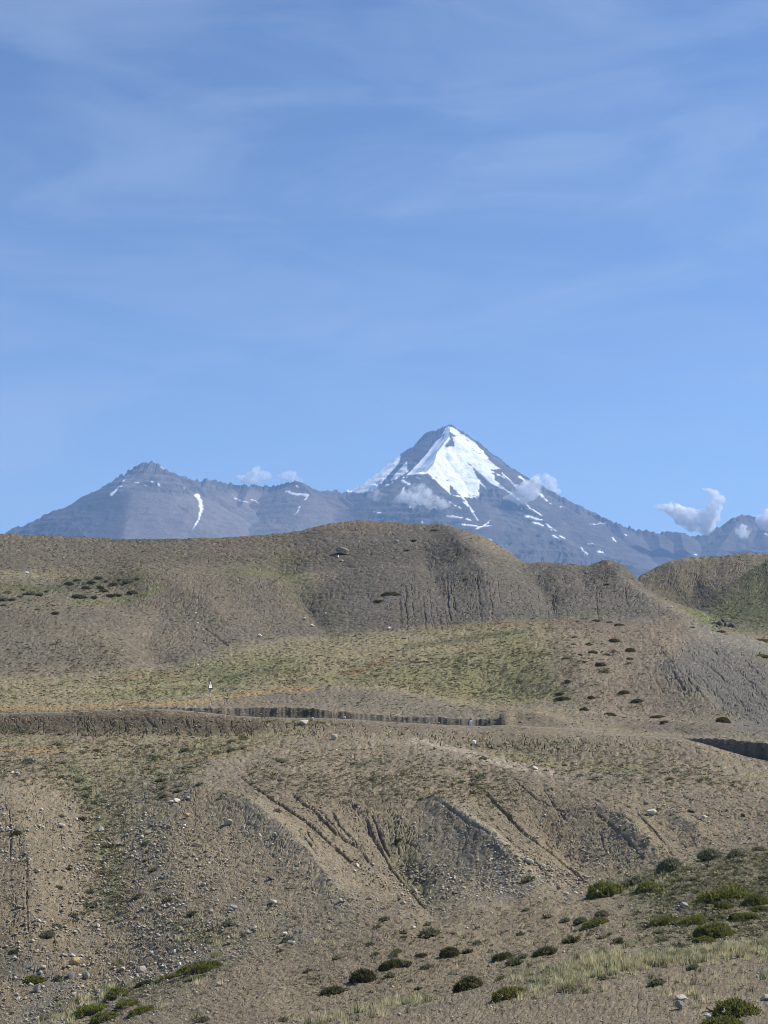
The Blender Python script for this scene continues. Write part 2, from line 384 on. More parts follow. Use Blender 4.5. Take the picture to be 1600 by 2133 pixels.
# front face spurs of the middle hill
R([(430, 1650), (520, 1690), (600, 1760), (650, 1810), (720, 1880)], 46, 1.3)
R([(860, 1655), (930, 1695), (1010, 1760), (1070, 1810), (1110, 1850)], 44, 1.5)
R([(1230, 1680), (1300, 1725), (1350, 1775), (1400, 1800)], 40, 1.2)
R([(1380, 1690), (1440, 1730), (1480, 1760)], 26, .6)
R([(700, 1650), (800, 1740), (880, 1830), (900, 1880)], 60, -1.4)
R([(1100, 1670), (1160, 1740), (1220, 1810)], 45, -.9)
R([(330, 1620), (250, 1680), (225, 1780), (200, 1900), (120, 2040)], 60, -.35)
R([(20, 1650), (60, 1800), (60, 1950)], 70, 1.0)
R([(330, 1720), (380, 1850), (400, 1950)], 70, .25)
R([(560, 1930), (420, 1960), (250, 2010), (150, 2070)], 45, -.7)
R([(640, 1530), (800, 1560), (900, 1575), (1040, 1600)], 36, .9)
R([(1100, 1580), (1250, 1590), (1400, 1600)], 30, -.6)
R([(150, 1560), (330, 1575)], 40, -.6)
R([(900, 1950), (1100, 1930), (1300, 1930)], 60, -.35)
# slopes above the road
R([(1150, 1300), (1200, 1380), (1230, 1460)], 70, 1.4)
R([(1360, 1320), (1420, 1420), (1500, 1500)], 60, 1.2)
R([(950, 1390), (1050, 1420), (1150, 1450)], 60, -1.6)
R([(650, 1400), (800, 1390)], 40, -.8)
R([(300, 1200), (420, 1260), (500, 1330)], 60, 2.2)
R([(40, 1290), (180, 1330), (260, 1390)], 70, 2.0)
R([(330, 1290), (300, 1340), (380, 1390)], 40, -1.6)
R([(600, 1190), (640, 1250), (680, 1310)], 46, -3.0)
R([(920, 1100), (960, 1150), (1010, 1210), (1020, 1260)], 36, 3.0)
R([(870, 1110), (900, 1180), (930, 1260)], 36, -1.8)
R([(1100, 1175), (1140, 1220), (1150, 1270)], 40, -3.4)
R([(1265, 1175), (1290, 1215), (1350, 1260), (1420, 1290)], 26, 2.6)
R([(1210, 1185), (1230, 1230)], 26, -1.5)
R([(1400, 1180), (1420, 1220)], 26, 2.0); R([(1500, 1165), (1480, 1200)], 22, -2.5); R([(1450, 1180), (1440, 1240)], 20, -2.5)

# ---- rills cut into the clay: sharp narrow channels
CARVE = np.zeros_like(Zw)
def rill(pts, w_, depth_px, wig=3.0):
    xs = [p[0] for p in pts]; ys = [p[1] for p in pts]
    m = (SX > min(xs) - 14) & (SX < max(xs) + 14) & (SY > min(ys) - 14) & (SY < max(ys) + 14)
    if not m.any(): return
    wx = wig * fbm(SX[m] / 19., SY[m] / 13., 3, ox=pts[0][0]); wy = wig * .4 * fbm(SX[m] / 13., SY[m] / 13., 2, ox=40 + pts[0][1])
    d, f = polydist(SX[m] + wx, SY[m] + wy, pts, 1.0)
    vary = .55 + .45 * sstep(-.3, .3, perlin(f * 9 + pts[0][0], f * 0 + .5))
    prof = np.clip(1 - d / w_, 0, 1) ** .8 * vary * np.sin(np.pi * np.clip(f, .04, .97)) ** .35
    CARVE[m] = np.maximum(CARVE[m], prof * depth_px)
RL = rill
RL([(500, 1620), (560, 1665), (600, 1690), (650, 1722), (690, 1760), (730, 1790), (765, 1815)], 4.0, 7)
RL([(610, 1655), (660, 1690), (700, 1730), (740, 1750), (775, 1785)], 3.6, 7)
RL([(690, 1680), (705, 1705), (740, 1740)], 3.0, 5)
RL([(640, 1665), (685, 1700), (720, 1745)], 2.6, 4)
RL([(755, 1680), (780, 1720), (810, 1770), (840, 1805), (870, 1845), (885, 1870)], 4.6, 8)
RL([(775, 1685), (800, 1730), (815, 1760)], 3, 5)
RL([(730, 1660), (750, 1680), (765, 1700)], 2.6, 4)
RL([(820, 1690), (825, 1730), (832, 1750)], 2.4, 4)
RL([(980, 1625), (1020, 1660), (1090, 1730), (1150, 1765), (1190, 1800), (1225, 1840)], 4.6, 8)
RL([(1135, 1730), (1150, 1755)], 2.4, 4)
RL([(900, 1680), (950, 1720), (1000, 1760), (1050, 1790)], 2.6, 4)
RL([(1020, 1720), (1060, 1765), (1110, 1800), (1160, 1850)], 3.2, 5)
RL([(1250, 1740), (1262, 1775)], 2.8, 4)
RL([(1330, 1705), (1370, 1750), (1400, 1790)], 3.0, 5)
RL([(1240, 1700), (1300, 1760), (1340, 1800)], 2.2, 4)
RL([(620, 1745), (645, 1780), (660, 1800)], 3.0, 5); RL([(635, 1735), (665, 1790)], 2.4, 4)
RL([(18, 1700), (22, 1760), (20, 1800)], 2.6, 5); RL([(55, 1820), (55, 1900), (60, 1960)], 2.6, 5)
RL([(1040, 1600), (1120, 1660), (1200, 1700)], 2.2, 3)
RL([(1130, 1640), (1160, 1680), (1180, 1700)], 2.2, 3)
RL([(420, 1310), (450, 1330), (475, 1350)], 2.4, 4)
RL([(300, 1490), (330, 1520)], 2.4, 4); RL([(385, 1490), (395, 1520)], 2.4, 4)
for x0, y0, y1, dx in [(832, 1225, 1300, 4), (845, 1215, 1312, 3), (858, 1240, 1290, 6), (868, 1210, 1300, 14), (880, 1235, 1312, 8), (893, 1230, 1305, 12), (905, 1225, 1295, 8),
                       (922, 1190, 1250, 10), (930, 1180, 1300, 8), (938, 1195, 1295, 14), (945, 1240, 1290, 4), (995, 1215, 1290, 6), (1005, 1225, 1260, 8), (1012, 1198, 1250, 6),
                       (1018, 1240, 1275, 10), (1035, 1215, 1260, 6), (1062, 1210, 1255, 3), (1120, 1215, 1280, 6), (1150, 1225, 1270, 4), (1240, 1215, 1290, 6), (1300, 1225, 1270, 10), (915, 1270, 1310, 5), (1000, 1250, 1290, 4)]:
    k_ = rng.uniform(.45, 1.0)
    RL([(x0, y0 + rng.uniform(-6, 10)), (x0 + dx * .4, (y0 + y1) / 2), (x0 + dx, y1)], 1.7 + k_, 3.6 * k_, wig=6)
for a in [[(1430, 1365), (1470, 1400), (1510, 1440), (1545, 1470), (1600, 1512)], [(1460, 1375), (1500, 1410), (1540, 1445)], [(1515, 1380), (1560, 1425), (1610, 1470)],
          [(1550, 1375), (1600, 1420)], [(1490, 1370), (1530, 1400), (1570, 1440), (1610, 1475)], [(1400, 1410), (1420, 1440), (1440, 1465)], [(1375, 1410), (1400, 1440)],
          [(1445, 1405), (1480, 1445), (1520, 1480)], [(1425, 1400), (1455, 1435), (1475, 1450)], [(1350, 1410), (1385, 1450)], [(1540, 1400), (1590, 1445)], [(1470, 1345), (1530, 1390)],
          [(1390, 1380), (1430, 1425), (1470, 1470)], [(1580, 1390), (1625, 1425)]]:
    RL(a, 2.4, 4.0 * rng.uniform(.5, 1.1), wig=7)

def cracks(poly, ang, lx, ly, depth, thr=.055, soft=20):
    m = (SX > min(p[0] for p in poly)) & (SX < max(p[0] for p in poly)) & (SY > min(p[1] for p in poly)) & (SY < max(p[1] for p in poly))
    x, y = SX[m], SY[m]; ca, sa = math.cos(ang), math.sin(ang)
    d, _ = polydist(x, y, poly + [poly[0]], 1.0)
    e = np.where(inpoly(x, y, poly), sstep(0, soft, d), 0)
    wob = 5 * fbm(x / 30., y / 30., 3, 2.2)
    u = (x * ca + y * sa + wob) / ly; v = (-x * sa + y * ca + wob) / lx
    c = np.zeros_like(x)
    for o in (0, 1):
        n = np.abs(perlin(u * 1.9**o + 5 * o, v * 1.9**o + poly[0][0]))
        g = sstep(-.2, .35, perlin(u * .35 + 9 * o, v * .45 + 3))
        c = np.maximum(c, (1 - .3 * o) * np.clip(1 - n / thr / (1 + o), 0, 1) * g)
    CARVE[m] = np.maximum(CARVE[m], c * e * depth)
A_ = math.radians
cracks([(880, 1610), (1120, 1620), (1320, 1690), (1420, 1790), (1240, 1850), (1080, 1860), (960, 1760)], A_(52), 7, 42, 2.2)
cracks([(560, 1640), (860, 1640), (900, 1800), (880, 1870), (740, 1840), (640, 1760)], A_(48), 7, 42, 3.0)
cracks([(440, 1650), (640, 1760), (780, 1890), (640, 1960), (430, 1960)], A_(58), 6, 34, 1.8)
cracks([(0, 1640), (180, 1640), (200, 1900), (120, 2050), (0, 2060)], A_(80), 8, 40, 2.6)
cracks([(230, 1640), (440, 1640), (440, 1960), (220, 1990)], A_(100), 7, 26, 1.8)
cracks([(820, 1180), (1100, 1190), (1180, 1290), (1000, 1300), (820, 1315)], A_(88), 5, 36, 2.8)
cracks([(1100, 1180), (1300, 1190), (1420, 1280), (1150, 1290)], A_(80), 5, 26, 2.2)
cracks([(1340, 1350), (1600, 1340), (1640, 1540), (1500, 1500), (1380, 1460)], A_(42), 6, 60, 3.4)
cracks([(0, 1490), (500, 1496), (760, 1505), (1000, 1520), (1400, 1545), (1300, 1570), (950, 1560), (520, 1536), (0, 1532)], A_(70), 6, 22, 3.6, .09, 6)
cracks([(250, 1180), (620, 1200), (600, 1320), (420, 1350), (300, 1380)], A_(30), 5, 30, 1.8)
cracks([(1330, 1200), (1500, 1150), (1640, 1150), (1500, 1240), (1450, 1270)], A_(110), 5, 18, 2.4)

# ---- world-space roughness, several bands, each limited to distances where it is 3..60 px wide
NZ = np.zeros_like(Zw)
wx_, wy_ = Xw.ravel(), Yw.ravel()
vis_far = D.ravel() < 900
for lam in (.06, .12, .25, .5, 1.0, 2.1, 4.3, 9.0, 18.0, 40.0):
    rel = lam / PX.ravel()              # wavelength in px
    wgt = sstep(2.6, 6, rel) * (1 - .85 * sstep(60, 260, rel)) if lam < 9 else sstep(2.6, 6, rel)
    m = (wgt > .01) & vis_far
    if not m.any(): continue
    v = perlin(wx_[m] / lam + 3.3, wy_[m] / lam * .8 + lam)
    amp = lam * (.33 * (1 - sstep(14, 40, rel[m])) + .13)
    amp = amp if lam < 15 else lam * .03
    NZ.ravel()[m] += amp * (wgt[m] * v)
# clods: little blocks with dark joints, pixel-sized
for lam, aa in ((.14, .42), (.34, .4), (.8, .34), (1.9, .26), (4.6, .22)):
    rel = lam / PX.ravel()
    wgt = sstep(3.2, 6, rel) * (1 - sstep(14, 30, rel))
    m = (wgt > .02) & vis_far
    if not m.any(): continue
    f1, f2 = cells(wx_[m] / lam, wy_[m] / lam * .7)
    NZ.ravel()[m] += aa * lam * wgt[m] * (np.clip((f2 - f1) * 2.2, 0, 1) ** .7 - .7)
# crumbly crust: pixel-sized clods parted by dark joints, coarser and deeper on the near slopes
inn_ = (Yw > 20) & (Yw < 800)
def crust(sx, sy, depth, region, seed_):
    m = inn_ & (region > .02)
    x = SX[m] / sx + .35 * perlin(SX[m] / 17., SY[m] / 9.) ; y = SY[m] / sy + .35 * perlin(SX[m] / 15. + 9, SY[m] / 8.)
    f1, f2 = cells(x + seed_, y)
    j = 1 - np.clip((f2 - f1) * 2.6, 0, 1)
    mod = sstep(-.45, .35, fbm(SX[m] / 46. + seed_, SY[m] / 24., 3))
    NZ[m] += PX[m] * depth * region[m] * ((.75 - f1) * .45 - j * (.5 + 1.3 * mod))
nearA = sstep(1840, 1900, SY + np.clip(430 - SX, 0, 200) * .6)
slopeB = sstep(1500, 1560, SY) * (1 - nearA)
backC = 1 - sstep(1490, 1520, SY)
crust(15, 4.2, 1.25, nearA, 1.5); crust(34, 8, 1.5, nearA, 7.5)
crust(12, 4.8, 1.05, slopeB, 3.5); crust(26, 10, 1.6, slopeB, 11.5)
crust(12, 4.4, .9, backC, 5.5); crust(30, 8, 1.1, backC, 15.5)
# sheep-path terraces across the steeper faces
LGd = np.log(D); AZd = Xw / D
terr = np.sin(Zw * 2 * np.pi / (.012 * D) + 3 * fbm(AZd / .06, LGd / .12, 3))
NZ += PX * 1.0 * terr * sstep(-.1, .5, fbm(AZd / .12, LGd / .2, 2, 9)) * (D < 700)
mask_road = np.ones(len(seg)); mask_road[rows_of('roadedge', 'road2')] = .15
for a, b, v in (('road2', 'cuttop', .35),):
    mask_road[rows_of(a, b)] = v
# keep skylines close to their drawn lines
crest = np.ones(len(seg))
for nm in ('g', 'h', 'h2', 'e', 'a', 'roadedge'):
    r0 = np.where(seg == names.index(nm))[0][0]; crest *= 1 - .45 * np.exp(-((np.arange(len(seg)) - r0) / 6.) ** 2)
Zt = Zw + ZR * (D < 700) + NZ * (mask_road * crest)[None, :] - CARVE * PX * (1.45 + .5 * slopeB)
# coarse margins outside the frame: no pixel noise needed there
P = np.stack([Xw, Yw, Zt], -1)
# flutes of the cut bank also undercut the face
SXd, SYd = project(P[..., 0], P[..., 1], P[..., 2])
Sd = Zt / Yw
runmax = np.maximum.accumulate(np.where(Yw > 18, Sd, -9), axis=1)
VIS = (Sd >= runmax - 1e-5) & (Yw > 18) & (Yw < 900)
print('relief', time.time() - T0)

# ---- colours of the ground
def lin(*c): return np.array(c, float)
SOIL = lin(.315, .255, .168); GREY = lin(.26, .225, .165); DARK = lin(.10, .086, .07); TAN_ = lin(.42, .34, .225)
STRAW = lin(.42, .36, .19); GREEN = lin(.185, .19, .085); DGREEN = lin(.085, .098, .045); OCHRE = lin(.47, .32, .15)
SHALE_SHADE = lin(.19, .186, .178); RUST = lin(.28, .195, .13); PALE = lin(.46, .395, .29); PINK = lin(.34, .27, .195); YGREEN = lin(.26, .27, .105)
AZ = Xw / D; LG = np.log(D)
big = fbm(AZ / .05, LG / .13, 4, 3.1)
fine = fbm(AZ / .007, LG / .022, 4, 7.7)
speck = perlin(AZ / .0016, SY / 3.1) + .8 * perlin(AZ / .0030, SY / 5.0 + 9)
grit = rng.normal(size=D.shape)
COL = SOIL[None, None, :] * (1 + .22 * big + .12 * fine)[..., None]
mixg = sstep(-.1, .5, fbm(AZ / .09, LG / .2, 3, 21.1))[..., None] * .5
COL = COL * (1 - mixg) + GREY * (1 + .2 * fine)[..., None] * mixg
def paint(color, pts, r, k=1.0, asp=2.0, patch=.5, layer=None):
    """a stroke of another soil or plant cover, or of light and shade on spurs; patch = how broken up by noise"""
    xs = [p[0] for p in pts]; ys = [p[1] for p in pts]
    m = (SX > min(xs) - 2*r) & (SX < max(xs) + 2*r) & (SY > min(ys) - 2*r) & (SY < max(ys) + 2*r)
    if not m.any(): return
    d, f = polydist(SX[m], SY[m], pts, asp)
    nz = .5 * big[m] + .8 * fine[m]
    a = k * sstep(1.25, .35, d / r + .5 * nz)
    a *= 1 - patch * sstep(.15, -.25, (.7 * fine[m] + .4 * perlin(SX[m] / 5. + pts[0][0], SY[m] / 2.4)))
    c = color * (1 + .16 * fine[m])[:, None]
    COL[m] = COL[m] * (1 - a[:, None]) + c * a[:, None]
def area(color, pts, k=1.0, soft=14, patch=.4):
    xs = [p[0] for p in pts]; ys = [p[1] for p in pts]
    m = (SX > min(xs) - soft) & (SX < max(xs) + soft) & (SY > min(ys) - soft) & (SY < max(ys) + soft)
    if not m.any(): return
    x = SX[m]; y = SY[m]
    d, f = polydist(x, y, pts + [pts[0]], 1.5)
    d = np.where(inpoly(x, y, pts), -d, d) + soft * 1.2 * (big[m] * .8 + fine[m] * .6)
    a = k * sstep(soft, -soft, d)
    a *= 1 - patch * sstep(.15, -.25, (.7 * fine[m] + .4 * perlin(x / 6. + pts[0][0], y / 2.8)))
    c = color * (1 + .16 * fine[m])[:, None]
    COL[m] = COL[m] * (1 - a[:, None]) + c * a[:, None]
# back hills
paint(RUST, [(0, 1120), (300, 1128), (500, 1128), (640, 1108), (750, 1092), (860, 1096)], 22, .7, 1.5)
paint(RUST, [(200, 1150), (400, 1160), (560, 1150)], 30, .4)
paint(DGREEN, [(225, 1126), (310, 1127), (390, 1124)], 10, .9, 2.2, .3)
paint(STRAW, [(20, 1120), (190, 1122)], 8, .4)
area(lin(.178, .158, .132), [(640, 1110), (900, 1080), (1090, 1155), (1320, 1180), (1400, 1290), (1100, 1295), (850, 1320), (720, 1320), (660, 1200)], .85, 42, patch=.25)
area(GREY * .75, [(-40, 1110), (640, 1100), (640, 1190), (300, 1180), (-40, 1190)], .6, patch=.2)
area(GREY * .85, [(-40, 1280), (240, 1280), (300, 1330), (220, 1390), (-40, 1400)], .6)
area(lin(.215, .185, .145), [(-160, 1260), (200, 1262), (330, 1180), (640, 1190), (700, 1320), (500, 1350), (300, 1390), (-160, 1410)], .55, 30, .2)
paint(DARK, [(915, 1105), (950, 1135), (985, 1175)], 18, .6, 1.2)
paint(PINK, [(990, 1115), (1060, 1150)], 10, .5)
paint(GREY * .75, [(1110, 1180), (1250, 1190), (1300, 1220)], 40, .5)
paint(GREY * 1.15, [(1290, 1215), (1350, 1255), (1430, 1290), (1520, 1325), (1600, 1350)], 12, .7, 1.3)
area(SOIL * .62, [(1330, 1210), (1380, 1175), (1500, 1150), (1600, 1150), (1600, 1180), (1460, 1275), (1400, 1260)], .8)
area(DGREEN * 1.35, [(1450, 1275), (1600, 1160), (1640, 1150), (1640, 1330), (1500, 1300)], .85, patch=.35)
paint(YGREEN, [(1440, 1275), (1475, 1290), (1495, 1300)], 13, .9, 1.4, .2)
paint(GREEN, [(1120, 1282), (1200, 1280), (1290, 1278)], 8, .5)
paint(GREEN, [(1500, 1305), (1560, 1318), (1610, 1330)], 10, .8)
# left hills
paint(STRAW * .95, [(0, 1192), (90, 1200), (170, 1203)], 14, .7)
paint(GREEN, [(0, 1225), (60, 1228), (110, 1228)], 22, .8)
paint(DGREEN * 1.4, [(130, 1225), (220, 1215), (290, 1205)], 34, .55)
paint(YGREEN * .9, [(160, 1258), (240, 1252), (300, 1245), (330, 1230)], 14, .75)
paint(YGREEN * .8, [(480, 1190), (560, 1190), (630, 1196)], 20, .6)
paint(GREEN * 1.2, [(590, 1150), (600, 1200), (680, 1260), (700, 1290)], 34, .35)
paint(STRAW * .8, [(0, 1262), (110, 1258), (210, 1263)], 6, .5)
paint(GREY * 1.05, [(330, 1300), (420, 1300), (540, 1310)], 40, .5)
paint(SOIL * .85, [(40, 1300), (150, 1330), (210, 1370)], 60, .4)
# green field and tracks above the road
area(STRAW * 1.0, [(0, 1415), (300, 1395), (450, 1355), (700, 1320), (1150, 1290), (1150, 1400), (1180, 1455), (920, 1455), (700, 1428), (560, 1442), (300, 1470), (0, 1478)], .75, 16)
area(YGREEN * .9, [(180, 1450), (330, 1410), (460, 1375), (520, 1375), (640, 1365), (620, 1400), (500, 1425), (400, 1442), (260, 1455)], .5)
area(YGREEN * .85, [(620, 1420), (700, 1395), (870, 1385), (980, 1350), (1090, 1315), (1130, 1390), (1190, 1450), (1080, 1455), (940, 1448), (860, 1432), (760, 1420)], .5, patch=.6)
paint(DGREEN * 1.3, [(850, 1345), (950, 1332), (1070, 1318)], 14, .7, 2.2)
paint(DGREEN * 1.4, [(470, 1415), (520, 1402), (570, 1395)], 12, .6, 2.4)
paint(OCHRE, [(430, 1458), (520, 1444), (590, 1438), (650, 1433)], 7, .95, 1.3, .05)
paint(OCHRE * 1.0, [(0, 1474), (120, 1474), (250, 1470), (350, 1466), (440, 1458)], 12, .8, 2, .2)
paint(OCHRE * .85, [(735, 1391), (800, 1374)], 14, .8, 2.0, .3)
paint(OCHRE * .7, [(880, 1309), (1000, 1302), (1130, 1297), (1250, 1292)], 9, .6, 2.0, .3)
paint(OCHRE * .7, [(960, 1352), (1060, 1340), (1100, 1334)], 8, .5)
paint(OCHRE * .9, [(210, 1428), (330, 1408), (400, 1395)], 9, .6)
paint(STRAW * 1.15, [(60, 1446), (250, 1436), (420, 1420)], 12, .6)
area(GREY, [(560, 1445), (700, 1432), (780, 1430), (860, 1443), (930, 1458), (1010, 1472), (1020, 1492), (800, 1486), (640, 1472), (560, 1466)], .85, 8)
paint(STRAW * .8, [(930, 1458), (1060, 1466), (1200, 1480)], 12, .5)
area(PINK, [(1170, 1296), (1370, 1296), (1460, 1340), (1380, 1380), (1420, 1480), (1380, 1520), (1200, 1500), (1190, 1400)], .7)
area(SHALE_SHADE * .92, [(1440, 1330), (1640, 1340), (1640, 1545), (1560, 1530), (1480, 1470), (1420, 1430), (1380, 1395)], .7, 34, .3)
area(GREY * 1.25, [(1440, 1300), (1640, 1345), (1640, 1375), (1450, 1330)], .7)
paint(YGREEN * .8, [(1575, 1365), (1610, 1370)], 8, .8)
# the bank and the road edge
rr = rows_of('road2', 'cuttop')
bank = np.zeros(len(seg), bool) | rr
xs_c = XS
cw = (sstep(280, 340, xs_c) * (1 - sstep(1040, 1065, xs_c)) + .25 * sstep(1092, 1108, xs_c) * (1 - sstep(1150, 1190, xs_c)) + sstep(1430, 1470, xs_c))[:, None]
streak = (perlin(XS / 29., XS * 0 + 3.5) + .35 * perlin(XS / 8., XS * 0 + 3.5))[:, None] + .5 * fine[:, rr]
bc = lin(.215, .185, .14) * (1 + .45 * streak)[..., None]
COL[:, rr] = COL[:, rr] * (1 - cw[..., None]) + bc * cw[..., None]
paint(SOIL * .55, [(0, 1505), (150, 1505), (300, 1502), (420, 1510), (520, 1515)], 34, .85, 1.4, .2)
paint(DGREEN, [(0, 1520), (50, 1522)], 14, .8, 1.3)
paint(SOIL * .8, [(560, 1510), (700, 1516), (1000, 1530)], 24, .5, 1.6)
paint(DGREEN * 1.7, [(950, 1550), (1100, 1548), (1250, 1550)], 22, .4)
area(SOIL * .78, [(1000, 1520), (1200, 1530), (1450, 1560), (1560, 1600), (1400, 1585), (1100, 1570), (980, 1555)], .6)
# straw and green below the road; light and shade painted on the spurs
paint(STRAW * .75, [(0, 1540), (120, 1548), (300, 1580), (480, 1560), (600, 1530)], 34, .6)
paint(OCHRE * .9, [(0, 1562), (70, 1563), (130, 1558)], 12, .8, 2, .2)
paint(OCHRE * .7, [(330, 1586), (400, 1582), (470, 1566), (520, 1558)], 9, .6)
paint(STRAW * .85, [(240, 1535), (420, 1540), (520, 1528), (620, 1520)], 11, .7)
paint(STRAW * .8, [(1040, 1572), (1180, 1588), (1330, 1592)], 20, .7)
paint(GREEN, [(1060, 1566), (1150, 1575)], 14, .4)
paint(PALE, [(870, 1548), (930, 1562), (1000, 1582), (1060, 1594), (1140, 1606)], 20, .8, 2, .2)
paint(STRAW * .9, [(1560, 1612), (1600, 1622)], 12, .6)
paint(GREEN * 1.1, [(150, 1600), (180, 1640), (205, 1700), (215, 1780), (235, 1850), (225, 1900)], 26, .6, 1.0)
paint(STRAW * .8, [(260, 1590), (330, 1600), (400, 1610)], 40, .5)
area(SOIL * .78, [(900, 1610), (1100, 1615), (1290, 1660), (1350, 1720), (1230, 1740), (1080, 1700), (950, 1660)], .6, 24, .3)
paint(PALE, [(910, 1685), (960, 1718), (1010, 1755), (1050, 1790)], 14, .8, 1.1, .2)  # sunlit spur crest, its light painted as paler soil
paint(PALE * .95, [(1050, 1790), (1120, 1830), (1180, 1850)], 20, .5, 1.2)  # same light painted further down the spur's right side
paint(SHALE_SHADE * .75, [(900, 1690), (950, 1740), (1000, 1790), (1050, 1840), (1070, 1860)], 34, .3, 1.1)  # shade on the spur's left side, painted as a darker stroke
paint(TAN_, [(1310, 1740), (1350, 1780), (1380, 1800)], 18, .6, 1.1)  # light on the next spur's right side, painted in tan
paint(TAN_, [(1100, 1730), (1160, 1780), (1200, 1820)], 14, .4, 1.1)
paint(PALE * .9, [(540, 1700), (600, 1750), (640, 1800), (700, 1850)], 30, .45, 1.1)
area(GREY * 1.25, [(440, 1680), (540, 1700), (660, 1830), (780, 1880), (700, 1930), (540, 1960), (440, 1960), (500, 1850)], .3, 40)
paint(GREEN * 1.1, [(830, 1730), (850, 1790), (900, 1850)], 40, .4, 1.1)
paint(STRAW * .9, [(350, 1925), (430, 1940), (500, 1960)], 24, .7, 1.6)
paint(SHALE_SHADE, [(30, 2010), (100, 2050), (160, 2080), (80, 2110)], 45, .5, 1.3)
paint(DARK, [(0, 1950), (20, 2010)], 34, .4, 1.2)
paint(DGREEN * 1.6, [(110, 2090), (200, 2060), (300, 2030)], 20, .5)
# near slope
paint(GREEN * 1.1, [(1100, 2050), (1200, 2008), (1400, 1975), (1600, 1945)], 26, .6)
paint(YGREEN * .7, [(640, 2133), (720, 2112), (830, 2092), (900, 2078)], 9, .7)
area(GREEN * .9, [(1240, 1840), (1400, 1805), (1600, 1755), (1640, 1900), (1500, 1950), (1330, 1930), (1290, 1880)], .45, patch=.6)
paint(YGREEN * .7, [(1310, 1960), (1370, 1950)], 22, .6)
area(SOIL * .86, [(450, 2000), (800, 1920), (1000, 1890), (1250, 1900), (1200, 1990), (900, 2080), (600, 2120), (300, 2133)], .5, 20)
COL *= (1 + .17 * np.clip(speck, -1.2, 1.4) + .10 * grit)[..., None]
hi = sstep(.62, .9, speck)[..., None] * .45
COL = COL * (1 - hi) + hi * PALE * 1.05
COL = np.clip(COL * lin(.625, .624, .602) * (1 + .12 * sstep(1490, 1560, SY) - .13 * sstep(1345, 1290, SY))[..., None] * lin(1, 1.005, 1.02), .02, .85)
# joints of the clods and fresh rill walls are of the same soil, a little browner
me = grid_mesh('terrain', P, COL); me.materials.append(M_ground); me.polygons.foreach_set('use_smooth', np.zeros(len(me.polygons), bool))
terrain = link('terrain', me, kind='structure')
print('terrain mesh', time.time() - T0, NC * len(seg) * 2)

# road surface lying on its bench behind the earth lip
cols = np.arange(0, NC, 4)
r1 = np.where(seg == names.index('road1'))[0][0]; r2 = np.where(seg == names.index('road2'))[0][0]
a_ = P[cols, r1].copy(); b_ = P[cols, r2 - 0].copy()
lanes = np.stack([a_ + (b_ - a_) * f for f in (.05, .35, .65, .97)], 1)
lanes[..., 2] += .12
me = grid_mesh('road', lanes); me.materials.append(M_road); link('road', me, kind='structure')

# ------------------------------------------------------------------ lookup: photograph point -> ground point
W_ = 1900; OFF = 150
LK = np.full((2200, W_), -1, np.int64)
flat = np.where(VIS.ravel())[0]
order = flat[np.argsort(-Yw.ravel()[flat])]
ix = np.round(SXd.ravel()[order]).astype(int) + OFF; iy = np.round(SYd.ravel()[order]).astype(int)
ok = (ix >= 0) & (ix < W_) & (iy >= 0) & (iy < 2200)
LK[iy[ok], ix[ok]] = order[ok]
PF = P.reshape(-1, 3)
def ground(X, Y):
    X = int(round(X)) + OFF; Y = int(round(Y))
    for r in range(0, 24):
        y0, y1, x0, x1 = max(Y - r, 0), Y + r + 1, max(X - r, 0), X + r + 1
        sub = LK[y0:y1, x0:x1]
        if (sub >= 0).any():
            yy, xx = np.where(sub >= 0)
            k = np.argmin((yy + y0 - Y) ** 2 + (xx + x0 - X) ** 2)
            return PF[sub[yy[k], xx[k]]].copy()
    raise ValueError((X, Y))

